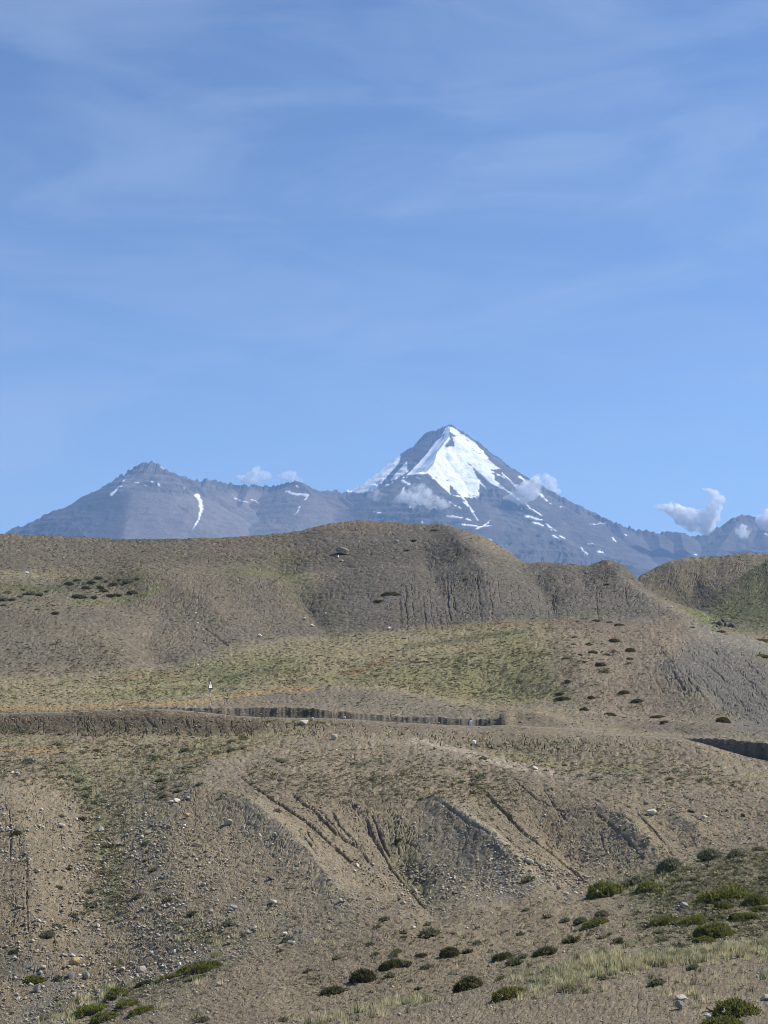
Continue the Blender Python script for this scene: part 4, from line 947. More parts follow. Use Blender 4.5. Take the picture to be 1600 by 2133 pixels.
# ------------------------------------------------------------------ cushions, shrubs, tufts
def cushion(name, seed, nl, lobes, leaf, cols, flat=.42):
    """mat-forming cushion: several low lobes of radius ~1 in total, thickly set with leaf sprays; returns (foliage, woody)"""
    r = np.random.default_rng(seed)
    L_ = []
    for i in range(lobes):
        a = r.uniform(0, 2*np.pi); q = r.uniform(0, .55) if i else 0
        L_.append((math.cos(a) * q, math.sin(a) * q * .7, r.uniform(.36, .62) if i else .62, r.uniform(.7, 1.15)))
    L_ = np.array(L_)
    n = nl * 3
    th = r.uniform(0, 2*np.pi, n); cz = r.uniform(0.02, 1, n); li = r.integers(0, lobes, n)
    sr = np.sqrt(1 - cz**2)
    nx, ny, nz = np.cos(th) * sr, np.sin(th) * sr, cz
    rr_ = L_[li, 2] * (1 + .22 * perlin(th * 1.8 + li * 7, cz * 3) + .12 * perlin(th * 5 + li * 3, cz * 7))
    x = L_[li, 0] + nx * rr_; y = L_[li, 1] + ny * rr_ * .85; z = nz * rr_ * flat * L_[li, 3] * 1.5
    inside = np.zeros(n, bool)
    for j in range(lobes):
        h = ((x - L_[j, 0]) / L_[j, 2])**2 + ((y - L_[j, 1]) / L_[j, 2] / .85)**2 + (z / (L_[j, 2] * flat * L_[j, 3] * 1.5))**2
        inside |= (h < .86) & (li != j)
    gap = perlin(x * 5 + seed, y * 5) + .6 * perlin(x * 11, y * 11 + seed) < -.26
    keep = np.where(~inside & ~gap)[0][:nl]
    c = np.stack([x, y, z], -1)[keep]; nn = np.stack([nx, ny, nz + .5], -1)[keep]
    nn += r.normal(0, .35, nn.shape); nn /= np.linalg.norm(nn, axis=1)[:, None]
    t1 = np.cross(nn, r.normal(size=nn.shape)); t1 /= np.linalg.norm(t1, axis=1)[:, None]
    m = len(keep); ls = leaf * r.uniform(.6, 1.5, (m, 1))
    c = c + nn * leaf * r.uniform(-.9, .5, (m, 1))
    V = np.stack([c - t1 * ls * .42, c + nn * ls * 1.5, c + t1 * ls * .42, c - nn * ls * .5], 1)
    base = np.array(cols)[r.integers(0, len(cols), m)]
    V_ = V.reshape(-1, 3)
    fol = soup_mesh(name + '_foliage', V_, np.arange(4 * m).reshape(-1, 4), col=np.repeat(base * r.uniform(.75, 1.3, (m, 1)), 4, 0)); fol.materials.append(M_leaf)
    # woody mat under the leaves
    na, nb = 28, 7; W = []; Fw = []
    for i in range(na):
        a = 2*np.pi * i / na
        best = 0.2
        for j in range(lobes):
            dx, dy = L_[j, 0], L_[j, 1]; bq = dx * math.cos(a) + dy * math.sin(a); dd = bq*bq - (dx*dx + dy*dy - (L_[j, 2] * .82)**2)
            if dd > 0: best = max(best, bq + math.sqrt(dd))
        for k in range(nb):
            f = k / (nb - 1); rr2 = best * f * .93
            zz = flat * .62 * math.sqrt(max(0, 1 - f*f)) * (.55 + .25 * math.sin(a * 3 + seed)) - .06
            W.append((math.cos(a) * rr2, math.sin(a) * rr2 * .9, zz))
    for i in range(na):
        for k in range(nb - 1):
            j = (i + 1) % na
            Fw.append((i * nb + k, i * nb + k + 1, j * nb + k + 1, j * nb + k))
    wood = soup_mesh(name + '_wood', W, Fw, smooth=False); wood.materials.append(M_wood)
    return fol, wood
OLIVE = [(.24, .25, .06), (.19, .21, .05), (.29, .29, .09), (.13, .155, .045), (.24, .25, .06), (.20, .16, .09)]
DKG = [(.12, .13, .055), (.16, .165, .07), (.09, .10, .05), (.17, .165, .08), (.13, .10, .065)]
GRY = [(.25, .245, .15), (.19, .195, .12), (.31, .29, .18), (.14, .145, .085)]
PR = {'olive': [cushion('cushion', s_, 5200, l_, .045, OLIVE, f_) for s_, l_, f_ in ((1, 6, .42), (2, 8, .38), (3, 5, .46), (4, 9, .34))],
      'dark': [cushion('dark_cushion', s_, 2600, l_, .06, DKG, f_) for s_, l_, f_ in ((11, 5, .46), (12, 7, .42), (13, 4, .5))],
      'grey': [cushion('grey_bush', s_, 900, l_, .085, GRY, f_) for s_, l_, f_ in ((21, 3, .62), (22, 4, .55))],
      'small': [cushion('small_bush', s_, 190, l_, .17, DKG + GRY[:2], f_) for s_, l_, f_ in ((31, 2, .6), (32, 3, .55), (33, 4, .45))],
      'smallgrey': [cushion('small_grey_bush', s_, 190, l_, .17, GRY, f_) for s_, l_, f_ in ((41, 2, .65), (42, 3, .55))]}
CAT = {'olive': ('cushion_shrub', 'shrub'), 'dark': ('cushion_shrub', 'shrub'), 'grey': ('grey_bush', 'bush'), 'small': ('small_bush', 'bush'), 'smallgrey': ('small_bush', 'bush')}
rs = np.random.default_rng(404)
def slope_at(p, X, Y):
    """ground normal from neighbouring ground points"""
    try:
        a = ground(X - 6, Y); b = ground(X + 6, Y)
        return math.atan2(b[2] - a[2], max(b[0] - a[0], 1e-3)) if abs(b[1] - a[1]) < 4 else 0
    except ValueError: return 0
def shrub(X, Y, wpx, kind, label, group=None, squash=1.0, rot=None):
    """X, Y = middle of the foot in the photograph, wpx = width there"""
    p = ground(X, Y); r = wpx / 2 / F * p[1]
    fol, wood = PR[kind][rs.integers(len(PR[kind]))]
    nm, cat = CAT[kind]
    e = empty(nm, p, label=label, category=cat)
    e.rotation_euler = (0, -.8 * max(-.4, min(.4, slope_at(p, X, Y))), rs.uniform(-.5, .5) if rot is None else rot)
    e.scale = (r * (1.22 if Y > 1500 else rs.uniform(1.0, 1.5)), r * (rs.uniform(.9, 1.1) if Y > 1500 else rs.uniform(.8, 1.7)), (.8 if Y < 1500 else 1) * r * (1.22 if X > 1200 and Y > 1840 and kind == 'olive' else 1) * (rs.uniform(1.0, 1.25) if kind in ('olive', 'dark', 'grey') and Y > 1500 else rs.uniform(1.0, 1.2)) * squash)
    e.location = (p[0], p[1], p[2] - .03 * r)
    if group: e['group'] = group
    link('foliage', fol, e); link('woody_base', wood, e)
    return e
placed = []; MARKS = []; USED = set()
def S(X, Y, w_, k, lab, **kw):
    placed.append((X, Y, w_))
    if 'group' not in kw: MARKS.append((X, Y, lab))
    return shrub(X, Y, w_, k, lab, **kw)
ORD = ['leftmost', 'second', 'third', 'fourth', 'fifth', 'sixth', 'seventh', 'eighth', 'ninth']
def ordinals(items, rows):
    """(x, y, w) items sorted into named rows and counted from the left"""
    res = []; left = list(items)
    for lo, nm in rows:
        row = sorted([q for q in left if q[1] >= lo]); left = [q for q in left if q[1] < lo]
        for i, q in enumerate(row):
            res.append((q, ORD[i], '' if i == 0 else ' from the left', nm))
    return res
def by_mark(kind_words, X, Y):
    """a label that says beside which named thing this one stands; None if that label is taken"""
    for a, b, lab in sorted(MARKS, key=lambda q: (q[0] - X) ** 2 + (2 * (q[1] - Y)) ** 2)[:7]:
        dx, dy = X - a, 2 * (Y - b); r = math.hypot(dx, dy)
        if r > 230: break
        h = 'right of' if dx > 0 else 'left of'; v = 'below' if dy > 0 else 'above'
        d_ = h if abs(dx) > 2 * abs(dy) else v if abs(dy) > 2 * abs(dx) else v + ' and ' + h
        t = kind_words + (' just ' if r < 45 else ' some way ') + d_ + ' the ' + lab
        if len(t.split()) <= 16 and t not in USED:
            USED.add(t); return t
    return None
S(425, 2022, 86, 'olive', 'widest olive green cushion on the left crest of the near slope', rot=.1)
S(358, 2036, 62, 'olive', 'long low olive cushion touching the left end of the widest cushion', squash=.6)
S(412, 2038, 40, 'olive', 'small olive cushion just below the widest cushion on the crest', squash=.7)
S(298, 2052, 40, 'dark', 'small dark cushion at the lip of the stony gully by pale boulders', squash=.7)
S(248, 2078, 74, 'olive', 'upper olive cushion of the cluster at the bottom left')
S(268, 2096, 62, 'olive', 'middle olive cushion overlapping two others at the bottom left')
S(292, 2112, 62, 'olive', 'lowest right olive cushion of the bottom left cluster', squash=.85)
S(192, 2112, 80, 'olive', 'darker olive cushion at the left end of the bottom left cluster')
S(215, 2128, 66, 'olive', 'olive cushion cut by the lower edge of the photo at left')
S(70, 2044, 50, 'olive', 'bright green shrub beside the grey stones in the far left gully')
S(118, 2040, 22, 'small', 'small dark bush beside the bright green shrub in the gully')
S(30, 1985, 24, 'dark', 'dark shrub near the left edge above the stony gully')
S(1258, 1866, 86, 'olive', 'green cushion on the right crest beside a small white stone')
S(1318, 1846, 70, 'grey', 'yellow green bush on the crest between two green cushions')
S(1352, 1858, 66, 'olive', 'dark green rounded cushion second from the left on the right crest')
S(1512, 1872, 104, 'olive', 'broadest green cushion near the right edge with flat top')
S(1508, 1892, 48, 'olive', 'small round cushion just below the broadest one at right')
S(1574, 1884, 62, 'olive', 'green cushion cut off by the right edge of the photo')
S(1556, 1914, 52, 'olive', 'rounded green cushion left of the one at the right edge')
S(1588, 1896, 40, 'olive', 'small green cushion at the right edge between larger ones')
S(1446, 1924, 60, 'olive', 'upright rounded cushion left of the darkest green cushion')
S(1490, 1950, 94, 'olive', 'darkest and biggest mounded green cushion in the right cluster')
S(1466, 1962, 54, 'olive', 'low cushion at the foot of the darkest mounded cushion', squash=.8)
S(1385, 1924, 54, 'olive', 'flat olive cushion left of the mounded right cluster')
S(1500, 1914, 32, 'olive', 'small olive cushion behind the darkest mounded cushion')
S(1530, 1916, 30, 'dark', 'small dark shrub between the mounded cushion and the right edge')
S(1242, 1926, 54, 'olive', 'lone olive cushion on brown ground left of the right cluster')
S(1210, 1924, 34, 'grey', 'pale grey bush leaning on the lone olive cushion')
S(1256, 1908, 34, 'grey', 'grey tussock just above the lone olive cushion')
S(1176, 1920, 24, 'grey', 'small grey bush left of the lone olive cushion')
S(1134, 1988, 54, 'dark', 'dark cushion above the pale grass band')
S(937, 1992, 50, 'dark', 'round dark shrub right of a smaller one in mid slope')
S(878, 1994, 28, 'dark', 'small round dark shrub left of the mid slope pair')
S(975, 1984, 24, 'small', 'little bush right of the round dark shrub in mid slope')
S(815, 2016, 54, 'dark', 'dark spreading shrub above the wide dark cushion')
S(845, 2012, 26, 'small', 'small brown bush touching the dark spreading shrub')
S(757, 2044, 68, 'dark', 'wide dark cushion in the centre of the near slope')
S(694, 2068, 58, 'dark', 'lowest left dark cushion in the diagonal row of three')
S(975, 2062, 76, 'dark', 'ragged dark shrub in front of the grassy lip')
S(1056, 2082, 82, 'olive', 'big green cushion on the grassy lip below the ragged dark shrub')
S(1046, 1998, 46, 'dark', 'brownish dark cushion left of the dark cushion above the grass')
S(1070, 2012, 34, 'small', 'small brown bush below the brownish dark cushion')
S(1142, 2026, 34, 'small', 'small dark bush at the left end of the pale grass')
S(812, 2036, 26, 'smallgrey', 'small grey bush right of the wide dark cushion')
S(1363, 2052, 44, 'grey', 'blue grey bush alone on the bare ground below the pale grass')
S(1178, 2068, 42, 'grey', 'silvery grass bush right of the big cushion on the lip')
S(1256, 2020, 40, 'grey', 'dark centred bush in the pale grass band')
S(1440, 2018, 30, 'grey', 'low yellow grey tussock on the bare ground under the grass band')
S(1532, 2118, 108, 'olive', 'wide green cushion at the bottom right corner beside white rocks')
S(1510, 2138, 90, 'olive', 'green cushion cut by the lower edge at bottom right', squash=.8)
S(588, 2128, 30, 'grey', 'small tuft with green top at the lower edge left of centre')
S(420, 2128, 32, 'grey', 'grey spiky tussock at the lower edge right of the cushions')
S(700, 1998, 22, 'small', 'small dry bush alone above the diagonal row of cushions')
S(783, 1990, 22, 'small', 'small brown bush above the dark spreading shrub')
S(598, 1962, 0 + 24, 'smallgrey', 'small grey bush beside a flat stone at the gully edge')
S(893, 1950, 40, 'smallgrey', 'grey low bush in mid slope above the small round shrub')
S(285, 1872, 26, 'small', 'round dark bush on the stony left slope')
S(348, 1880, 20, 'small', 'small dark bush right of the round one on the left slope')
S(398, 1908, 22, 'small', 'dark bush at the top of the straw patch on the left')
S(475, 1928, 26, 'smallgrey', 'green bush at the right end of the straw patch')
S(152, 1912, 22, 'small', 'small brown bush above the spiky tussocks on the left slope')
S(115, 1932, 28, 'grey', 'spiky tussock upper of two on the far left slope')
S(97, 1952, 34, 'grey', 'spiky tussock lower of two on the far left slope')
S(318, 1815, 20, 'small', 'dark bush beside the green drainage line on the left')
S(74, 1818, 16, 'small', 'small dark bush on the far left slope under a crack')
S(143, 1812, 16, 'small', 'small dark bush left of the green drainage line')
S(123, 1862 - 12, 16, 'small', 'tiny dark bush between cracks on the far left slope')
S(36, 1738, 22, 'dark', 'dark clump on the far left slope beside a crack')
S(58, 1590, 26, 'smallgrey', 'dark bush at the left just under the ochre strip')
S(165, 1628, 26, 'smallgrey', 'round bush at the top of the green drainage line')
S(180, 1645, 18, 'smallgrey', 'grey green bush in the green drainage line')
S(383, 1566, 22, 'small', 'dark bush below the left end of the road berm')
S(325, 1582, 22, 'smallgrey', 'grey bush in the straw strip at left centre')
S(482, 1565, 22, 'smallgrey', 'pale spiky bush right of the ochre strip')
S(118, 1552, 22, 'smallgrey', 'bush at the foot of the left road berm')
S(340, 1662, 18, 'small', 'dark bush left of the white flat boulders')
S(371, 1650, 22, 'small', 'dark bush above the white flat boulders')
S(832, 1753, 20, 'dark', 'green bush in the gully between the bare spurs')
S(1000, 1622, 26, 'smallgrey', 'grey green bush beside the sandy crest')
S(1303, 1728, 12, 'small', 'tiny dark bush on top of the tan knob')
S(1396, 1812, 60, 'grey', 'grassy bush at the crest in front of the tan gully')
S(1480, 1790, 60, 'grey', 'grassy bush on the crest above the green patch at right')
S(1530, 1786, 44, 'grey', 'grey bush on the crest near the right edge')
S(1578, 1772, 30, 'grey', 'rightmost grey bush on the crest of the near slope')
# above the road
S(812, 1240, 38, 'dark', 'larger of two black green bushes on the face of the middle hill')
S(792, 1254, 26, 'dark', 'smaller of two black green bushes on the face of the middle hill')
S(905, 1106, 20, 'dark', 'dark bush on the skyline of the middle hill')
S(863, 1127, 15, 'dark', 'dark bush just below the skyline of the middle hill')
S(930, 1205, 9, 'small', 'tiny dark bush at the head of the vertical cracks')
S(113, 1279, 24, 'dark', 'dark bush on the crest of the low left hill')
S(77, 1271, 14, 'dark', 'small dark bush left of the one on the low left hill')
S(1506, 1505, 36, 'dark', 'dark bush under the grey scree near the right road cut')
S(1368, 1496, 30, 'dark', 'dark bush on the tan slope above the right road cut')
S(1382, 1506, 20, 'dark', 'smaller dark bush touching the one above the right road cut')
S(1218, 1480, 22, 'dark', 'lone dark bush right of the end of the road cut')
S(1299, 1444, 24, 'dark', 'oblong bush alone in the middle of the tan slope')
S(1250, 1386, 26, 'dark', 'dark bush in the upper tan slope over a smaller brown one')
S(1257, 1399, 20, 'small', 'brown bush just under the dark one in the upper tan slope')
S(1314, 1357, 30, 'dark', 'wide dark bush on the upper tan slope near the crest')
S(1313, 1373, 18, 'dark', 'small bush under the wide one near the crest of the tan slope')
S(1292, 1303, 20, 'dark', 'dark bush on the crest of the tan slope')
S(1240, 1294, 18, 'dark', 'small dark bush left along the crest of the tan slope')
S(1280, 1336, 24, 'dark', 'bush below the crest of the tan slope')
S(1234, 1360, 24, 'dark', 'olive bush left of the wide one on the tan slope')
S(1226, 1344, 20, 'dark', 'bush above the olive one on the tan slope')
S(1181, 1372, 18, 'dark', 'round bush in a group of four at the edge of the green field')
S(1208, 1366, 14, 'dark', 'right bush in a group of four at the edge of the green field')
S(1183, 1420, 18, 'dark', 'round bush at the right border of the green field')
S(1270, 1490, 26, 'dark', 'flat bush above the end of the road cut bank')
S(1232, 1456, 22, 'dark', 'bush on the lower tan slope right of the green field')
S(1328, 1464, 26, 'dark', 'thin bush on the tan slope left of the grey scree')
S(1502, 1317, 20, 'dark', 'dark bush on grey ground near the bright green patch')
S(1590, 1335, 34, 'olive', 'bright green bush at the right edge below the green hill')
S(1590, 1368, 30, 'olive', 'lower bright green bush at the right edge above grey scree')
S(1168, 1446, 24, 'dark', 'dark bush at the lower right corner of the green field')
S(1170, 1458, 34, 'dark', 'wide dark bush below the corner of the green field')
cl = [(165, 1244, 30), (197, 1246, 20), (230, 1242, 22), (245, 1241, 18), (275, 1236, 24), (217, 1232, 26), (210, 1227, 18), (236, 1220, 22), (267, 1215, 24), (180, 1227, 20), (145, 1218, 22), (205, 1206, 22), (285, 1207, 18), (190, 1214, 20), (250, 1208, 16), (160, 1210, 16), (222, 1212, 14)]
for (x, y, w_), o_, l_, nm in ordinals(cl, [(1236, 'lower'), (1214.5, 'middle'), (0, 'upper')]):
    S(x, y, w_, 'dark', '%s bush%s, %s row of dark clump on left hillside' % (o_, l_, nm), group='dark bushes clumped on the left hillside')
for (x, y, w_), o_, l_, nm in ordinals([(5, 1248, 20), (25, 1250, 18), (40, 1243, 16), (60, 1238, 30), (82, 1240, 20), (15, 1236, 14), (48, 1228, 12), (95, 1232, 12), (7, 1262, 12)], [(1242, 'lower'), (0, 'upper')]):
    S(x, y, w_, 'smallgrey', '%s bush%s, %s grey row on green strip at left edge' % (o_, l_, nm), group='bushes on the green strip at the left edge')
# other bushes that show, spread by the same density as the scrub
def far_from(X, Y, w_):
    return all(abs(X - a) > (w_ + c) * .5 or abs(Y - b) > (w_ + c) * .3 for a, b, c in placed)
def where(X, Y):
    if Y < 1190 and X < 620: return 'rusty back hill at the left', 'the rusty back hill'
    if X > 1440 and Y < 1330 and (Y > 1268 - (X - 1455) * .7): return 'green hillside at the far right', 'the green hillside'
    if X > 1330 and Y < 1275: return 'dark hill at the right behind the notch', 'the dark right hill'
    if Y < 1300 and X > 620: return 'cracked face of the middle hill', 'the middle hill'
    if Y < 1400 and X < 460 and Y < 1440 - X * .15: return 'grey brown left hillside', 'the left hillside'
    if X > 1370 and Y < 1540 and Y > 1330: return 'grey scree at the right', 'the grey scree'
    if Y < 1500 and X > 1165: return 'tan slope right of the green field', 'the tan slope'
    if Y < 1500 and Y > 1430 and 560 < X < 1165: return 'grey mound directly above the road cut', 'the grey mound'
    if Y < 1500: return 'green and straw field above the road', 'the field above the road'
    if Y < 1600 and X < 640: return 'straw flats under the left road berm', 'the straw flats'
    if Y < 1600: return 'brown shoulder just under the road', 'the shoulder under the road'
    if Y < 1700 and X > 440: return 'brown shoulder above the rills', 'the shoulder above the rills'
    if X < 440 and Y < 2020: return 'stony slope at the left', 'the stony left slope'
    if X > 1230 and Y < 1990 and Y > 1850 - (X - 1230) * .25: return 'green patch of the near slope at right', 'the green patch at right'
    if Y > 1900: return 'near slope in the foreground', 'the near slope'
    return 'rilled slope in the middle', 'the rilled slope'
n_auto = 0; r4 = np.random.default_rng(505)
wa = ws * np.where(rowy > 1500, .8, 1.0)
pos, sx_, sy_ = pick(2500, wa, r4)
for X, Y in zip(sx_, sy_):
    w_ = float(np.interp(Y, [1100, 1400, 1650, 1900, 2133], [9, 11, 15, 20, 26]) * math.exp(r4.normal(0, .25)))
    if X < 4 or X > 1596 or Y > 2120 or not far_from(X, Y, w_): continue
    a, g = where(X, Y)
    k = 'small' if r4.random() < (.62 if Y < 1500 else .4) else 'smallgrey'
    if X > 1230 and Y > 1750 and Y < 1950: k = 'grey'; w_ *= 1.25
    t = by_mark('small dark bush' if k == 'small' else 'small grey green bush', X, Y)
    if t is None: continue
    S(X, Y, w_, k, t, group=('dark bushes on ' if k == 'small' else 'grey green bushes on ') + g)
    n_auto += 1
    if n_auto >= 180: break
print('bushes', len(placed), time.time() - T0)

# ------------------------------------------------------------------ boulders
def ico(sub):
    t = (1 + 5 ** .5) / 2
    V = [(-1,t,0),(1,t,0),(-1,-t,0),(1,-t,0),(0,-1,t),(0,1,t),(0,-1,-t),(0,1,-t),(t,0,-1),(t,0,1),(-t,0,-1),(-t,0,1)]
    V = [tuple(np.array(v) / np.linalg.norm(v)) for v in V]
    Fq = [(0,11,5),(0,5,1),(0,1,7),(0,7,10),(0,10,11),(1,5,9),(5,11,4),(11,10,2),(10,7,6),(7,1,8),(3,9,4),(3,4,2),(3,2,6),(3,6,8),(3,8,9),(4,9,5),(2,4,11),(6,2,10),(8,6,7),(9,8,1)]
    for _ in range(sub):
        mid = {}; N_ = []
        def m_(a, b):
            k = (min(a, b), max(a, b))
            if k not in mid:
                p = (np.array(V[a]) + np.array(V[b])) / 2; V.append(tuple(p / np.linalg.norm(p))); mid[k] = len(V) - 1
            return mid[k]
        for a, b, c in Fq:
            ab, bc, ca = m_(a, b), m_(b, c), m_(c, a); N_ += [(a, ab, ca), (b, bc, ab), (c, ca, bc), (ab, bc, ca)]
        Fq = N_
    return np.array(V), np.array(Fq)
IV, IF = ico(3)
def boulder_mesh(seed, cuts=9, soft=.05):
    r = np.random.default_rng(seed); V = IV.copy()
    for _ in range(cuts):
        n = r.normal(size=3); n /= np.linalg.norm(n); d = r.uniform(.42, .8)
        e = V @ n - d; V = V - np.where(e > 0, e, 0)[:, None] * n * .94
    V = V * (1 + soft * perlin3(V[:, 0] * 2.5 + seed, V[:, 1] * 2.5, V[:, 2] * 2.5) + .5 * soft * perlin3(V[:, 0] * 7, V[:, 1] * 7 + seed, V[:, 2] * 7))[:, None]
    return soup_mesh('boulder', V, IF)
BM = [boulder_mesh(s_, c_) for s_, c_ in ((1, 8), (2, 12), (3, 16), (4, 10), (5, 20), (6, 7))]
def mst(name, c): return mat(name, c, noise=[(1.6, .72, 1.2, 6), (9, .85, 1.15, 5)], bump=[(5, .04)], rnd=.08)
MS = {'pale': mst('pale_boulder', (.60, .55, .45)), 'white': mst('white_boulder', (.78, .75, .68)), 'buff': mst('buff_boulder', (.48, .41, .30)),
      'grey': mst('grey_boulder', (.34, .32, .28)), 'ochre': mst('ochre_boulder', (.52, .38, .18)), 'dark': mst('dark_boulder', (.15, .13, .115)), 'brown': mst('brown_boulder', (.27, .215, .16))}
BMC = {}
rb = np.random.default_rng(606)
def B(X, Y, w_, h_, c, label, group=None, shape=None, rot=None):
    i = rb.integers(len(BM)) if shape is None else shape
    if (i, c) not in BMC:
        me = BM[i].copy(); me.materials.clear(); me.materials.append(MS[c]); BMC[(i, c)] = me
    p = ground(X, Y); u = p[1] / F
    o = link('boulder', BMC[(i, c)], label=label, category='boulder')
    o.scale = (w_ / 2 * u * 1.1, w_ / 2 * u * rb.uniform(.8, 1.1), h_ / 2 * u * 1.25)
    o.location = (p[0], p[1], p[2] + h_ * u * .36)
    o.rotation_euler = (rb.uniform(-.2, .2), rb.uniform(-.2, .2), rb.uniform(0, 6.28) if rot is None else rot)
    if group: o['group'] = group
    placed.append((X, Y, w_))
    if not group: MARKS.append((X, Y, label))
    return o
B(697, 1541, 17, 15, 'buff', 'round buff boulder on the bare shoulder below the road cut', shape=0)
B(635, 1509, 24, 12, 'pale', 'pale topped leaning boulder at the road edge')
B(990, 1551, 12, 11, 'white', 'pale yellow boulder under the white guard stone')
B(649, 1500, 9, 7, 'pale', 'small pale stone at the foot of the cut bank')
B(718, 1497, 9, 6, 'pale', 'small pale stone lying against the bank')
B(473, 1719, 21, 14, 'buff', 'rounded buff boulder alone on the left spur', shape=3)
B(716, 1154, 30, 18, 'brown', 'big angular brown grey boulder high on the middle hill', shape=2)
B(703, 1162, 9, 6, 'pale', 'stone just below the big angular boulder on the hill')
B(712, 1170, 8, 5, 'pale', 'lower stone below the big angular boulder on the hill')
B(825, 1130, 9, 7, 'grey', 'small boulder near the skyline of the middle hill')
B(742, 1103, 9, 7, 'grey', 'small grey boulder at the top of the middle hill')
B(1102, 1801, 26, 15, 'buff', 'grey buff boulder beside the long rill at right')
B(1358, 1696, 20, 12, 'pale', 'pale oval boulder on the right slope', shape=0)
B(1470, 1705, 14, 8, 'pale', 'flat pale stone right of the oval boulder')
B(1346, 1676, 12, 7, 'brown', 'brown boulder up left of the pale oval boulder')
B(1440, 1692, 15, 8, 'dark', 'dark flat boulder between two pale ones on the right slope')
B(1550, 1699, 20, 7, 'brown', 'low brown rock near the right edge of the slope')
B(158, 2008, 25, 19, 'ochre', 'ochre boulder in the stony hollow at lower left', shape=1)
B(84, 2030, 10, 7, 'pale', 'small yellowish stone beside the bright green shrub')
B(295, 2026, 20, 15, 'pale', 'pale round boulder at the lip of the gully', shape=0)
B(374, 2012, 10, 9, 'white', 'small white stone above the widest cushion')
B(253, 2022, 14, 9, 'pale', 'white topped stone left of the pale round boulder')
B(148, 2040, 20, 16, 'grey', 'grey rock at left of the dark pair in the gully')
B(180, 2040, 18, 16, 'grey', 'grey rock at right of the dark pair in the gully')
B(79, 2066, 18, 17, 'grey', 'light grey angular rock below the bright green shrub')
B(152, 2072, 12, 8, 'pale', 'small pale rock in the gully bottom')
B(208, 1733, 22, 13, 'pale', 'pale grey boulder in the green drainage line')
B(370, 1671, 16, 9, 'white', 'white flat boulder of the pair on the left slope')
B(358, 1671, 8, 5, 'white', 'small white stone left of the white flat boulder')
B(389, 1666, 14, 9, 'grey', 'grey flat boulder right of the white one')
B(37, 1615, 13, 8, 'white', 'white boulder near the left edge')
B(26, 1612, 8, 6, 'white', 'little white stone left of the white boulder near the edge')
B(159, 1709, 9, 7, 'white', 'white stone left of the green drainage line')
B(130, 1721, 17, 9, 'pale', 'cracked pale rock on the far left slope')
B(308, 1739, 16, 8, 'brown', 'low brown boulder right of the drainage line')
B(412, 1764, 20, 10, 'brown', 'low buff rock below the rounded buff boulder')
B(390, 1703, 16, 10, 'ochre', 'yellowish rock on the left spur above')
B(570, 1882, 16, 9, 'pale', 'flat pale boulder on the smooth grey slope', shape=0)
B(566, 1833, 14, 7, 'dark', 'dark flat boulder above the flat pale one')
B(745, 1806, 13, 10, 'pale', 'pale stone by the middle rills')
B(620, 1813, 8, 8, 'pale', 'small pale stone below the knob of the left spur')
B(610, 1966, 20, 9, 'pale', 'long pale stone at the edge of the near slope')
B(580, 1976, 11, 8, 'grey', 'grey stone left of the long pale stone')
B(487, 1894, 16, 8, 'grey', 'grey flat stone on the left slope')
B(517, 1945, 16, 8, 'grey', 'grey stone right of the straw patch')
B(460, 1983, 12, 7, 'grey', 'grey stone below the straw patch')
B(530, 1935, 10, 7, 'pale', 'pale stone in the group right of the straw patch')
B(361, 1897, 9, 9, 'white', 'upright white stone on the left slope')
B(570, 1743, 12, 11, 'buff', 'buff round stone at the top of the grey slope')
B(541, 1748 - 5, 8, 7, 'pale', 'small pale stone beside the buff round stone')
B(1200, 1863, 10, 6, 'white', 'white stone at the tip of the green crest')
B(1430, 1893, 26, 15, 'grey', 'grey round boulder among the bushes at right', shape=3)
B(1418, 2102, 26, 18, 'grey', 'triangular grey rock at the lower right', shape=2)
B(1419, 2080, 32, 9, 'pale', 'flat topped pale rock above the triangular rock', shape=1)
B(1478, 2122, 22, 13, 'white', 'white angular rock left of the bottom right cushion', shape=2)
B(1594, 2083, 22, 12, 'pale', 'pale flat rock cut by the right edge')
B(1485, 2106, 26, 8, 'brown', 'low brown rock above the white angular rock')
B(1115, 1603, 13, 8, 'pale', 'pale boulder at the end of the sandy crest')
B(1198, 1595, 8, 6, 'white', 'small white stone right of the sandy crest')
B(905, 1562, 14, 7, 'brown', 'brown boulder at the top of the sandy crest')
B(863, 1934, 10, 6, 'white', 'white stone low on the rilled slope')
B(893, 1782, 8, 6, 'white', 'white stone right of the green gully bush')
B(940, 1856, 9, 8, 'ochre', 'yellowish stone in the stony gully floor')
B(800, 1846, 10, 7, 'ochre', 'yellow pale stone left in the gully floor')
B(836, 1847, 9, 7, 'pale', 'pale stone in the gully floor by the rill end')
B(862, 1859, 12, 9, 'buff', 'buff stone in the gully floor')
B(925, 1806, 9, 7, 'grey', 'grey stone on the dark side of the bare spur')
B(632, 1291, 9, 6, 'white', 'white stone low on the middle hill')
B(652, 1305, 10, 6, 'pale', 'pale stone right below the white stone on the hill')
B(678, 1281, 9, 7, 'pale', 'pale rounded stone among bushes at the foot of the hill')
B(810, 1310, 7, 5, 'white', 'white stone at the foot of the middle hill')
B(1255, 1291, 7, 4, 'pale', 'pale stone on the crest of the tan slope')
B(1400, 1266, 7, 5, 'white', 'white stone beside the notch path')
B(412, 1300, 6, 4, 'white', 'white stone on the left hillside near the crack')
B(541, 1326, 11, 7, 'pale', 'pale stone in the hollow left of the middle hill')
B(55, 1195, 12, 4, 'white', 'white flat stone on the straw strip at far left')
B(250, 1480, 7, 5, 'white', 'white stone at the left end of the road edge')
B(412, 1386, 7, 4, 'pale', 'pale stone in the field behind the road sign')
B(1190, 1517, 7, 5, 'white', 'white stone at the right end of the cut')
B(1397, 1547, 7, 5, 'white', 'white stone left of the right road cut')
B(1290, 1830 - 20, 10, 8, 'dark', 'dark rock in the tan gully at right')
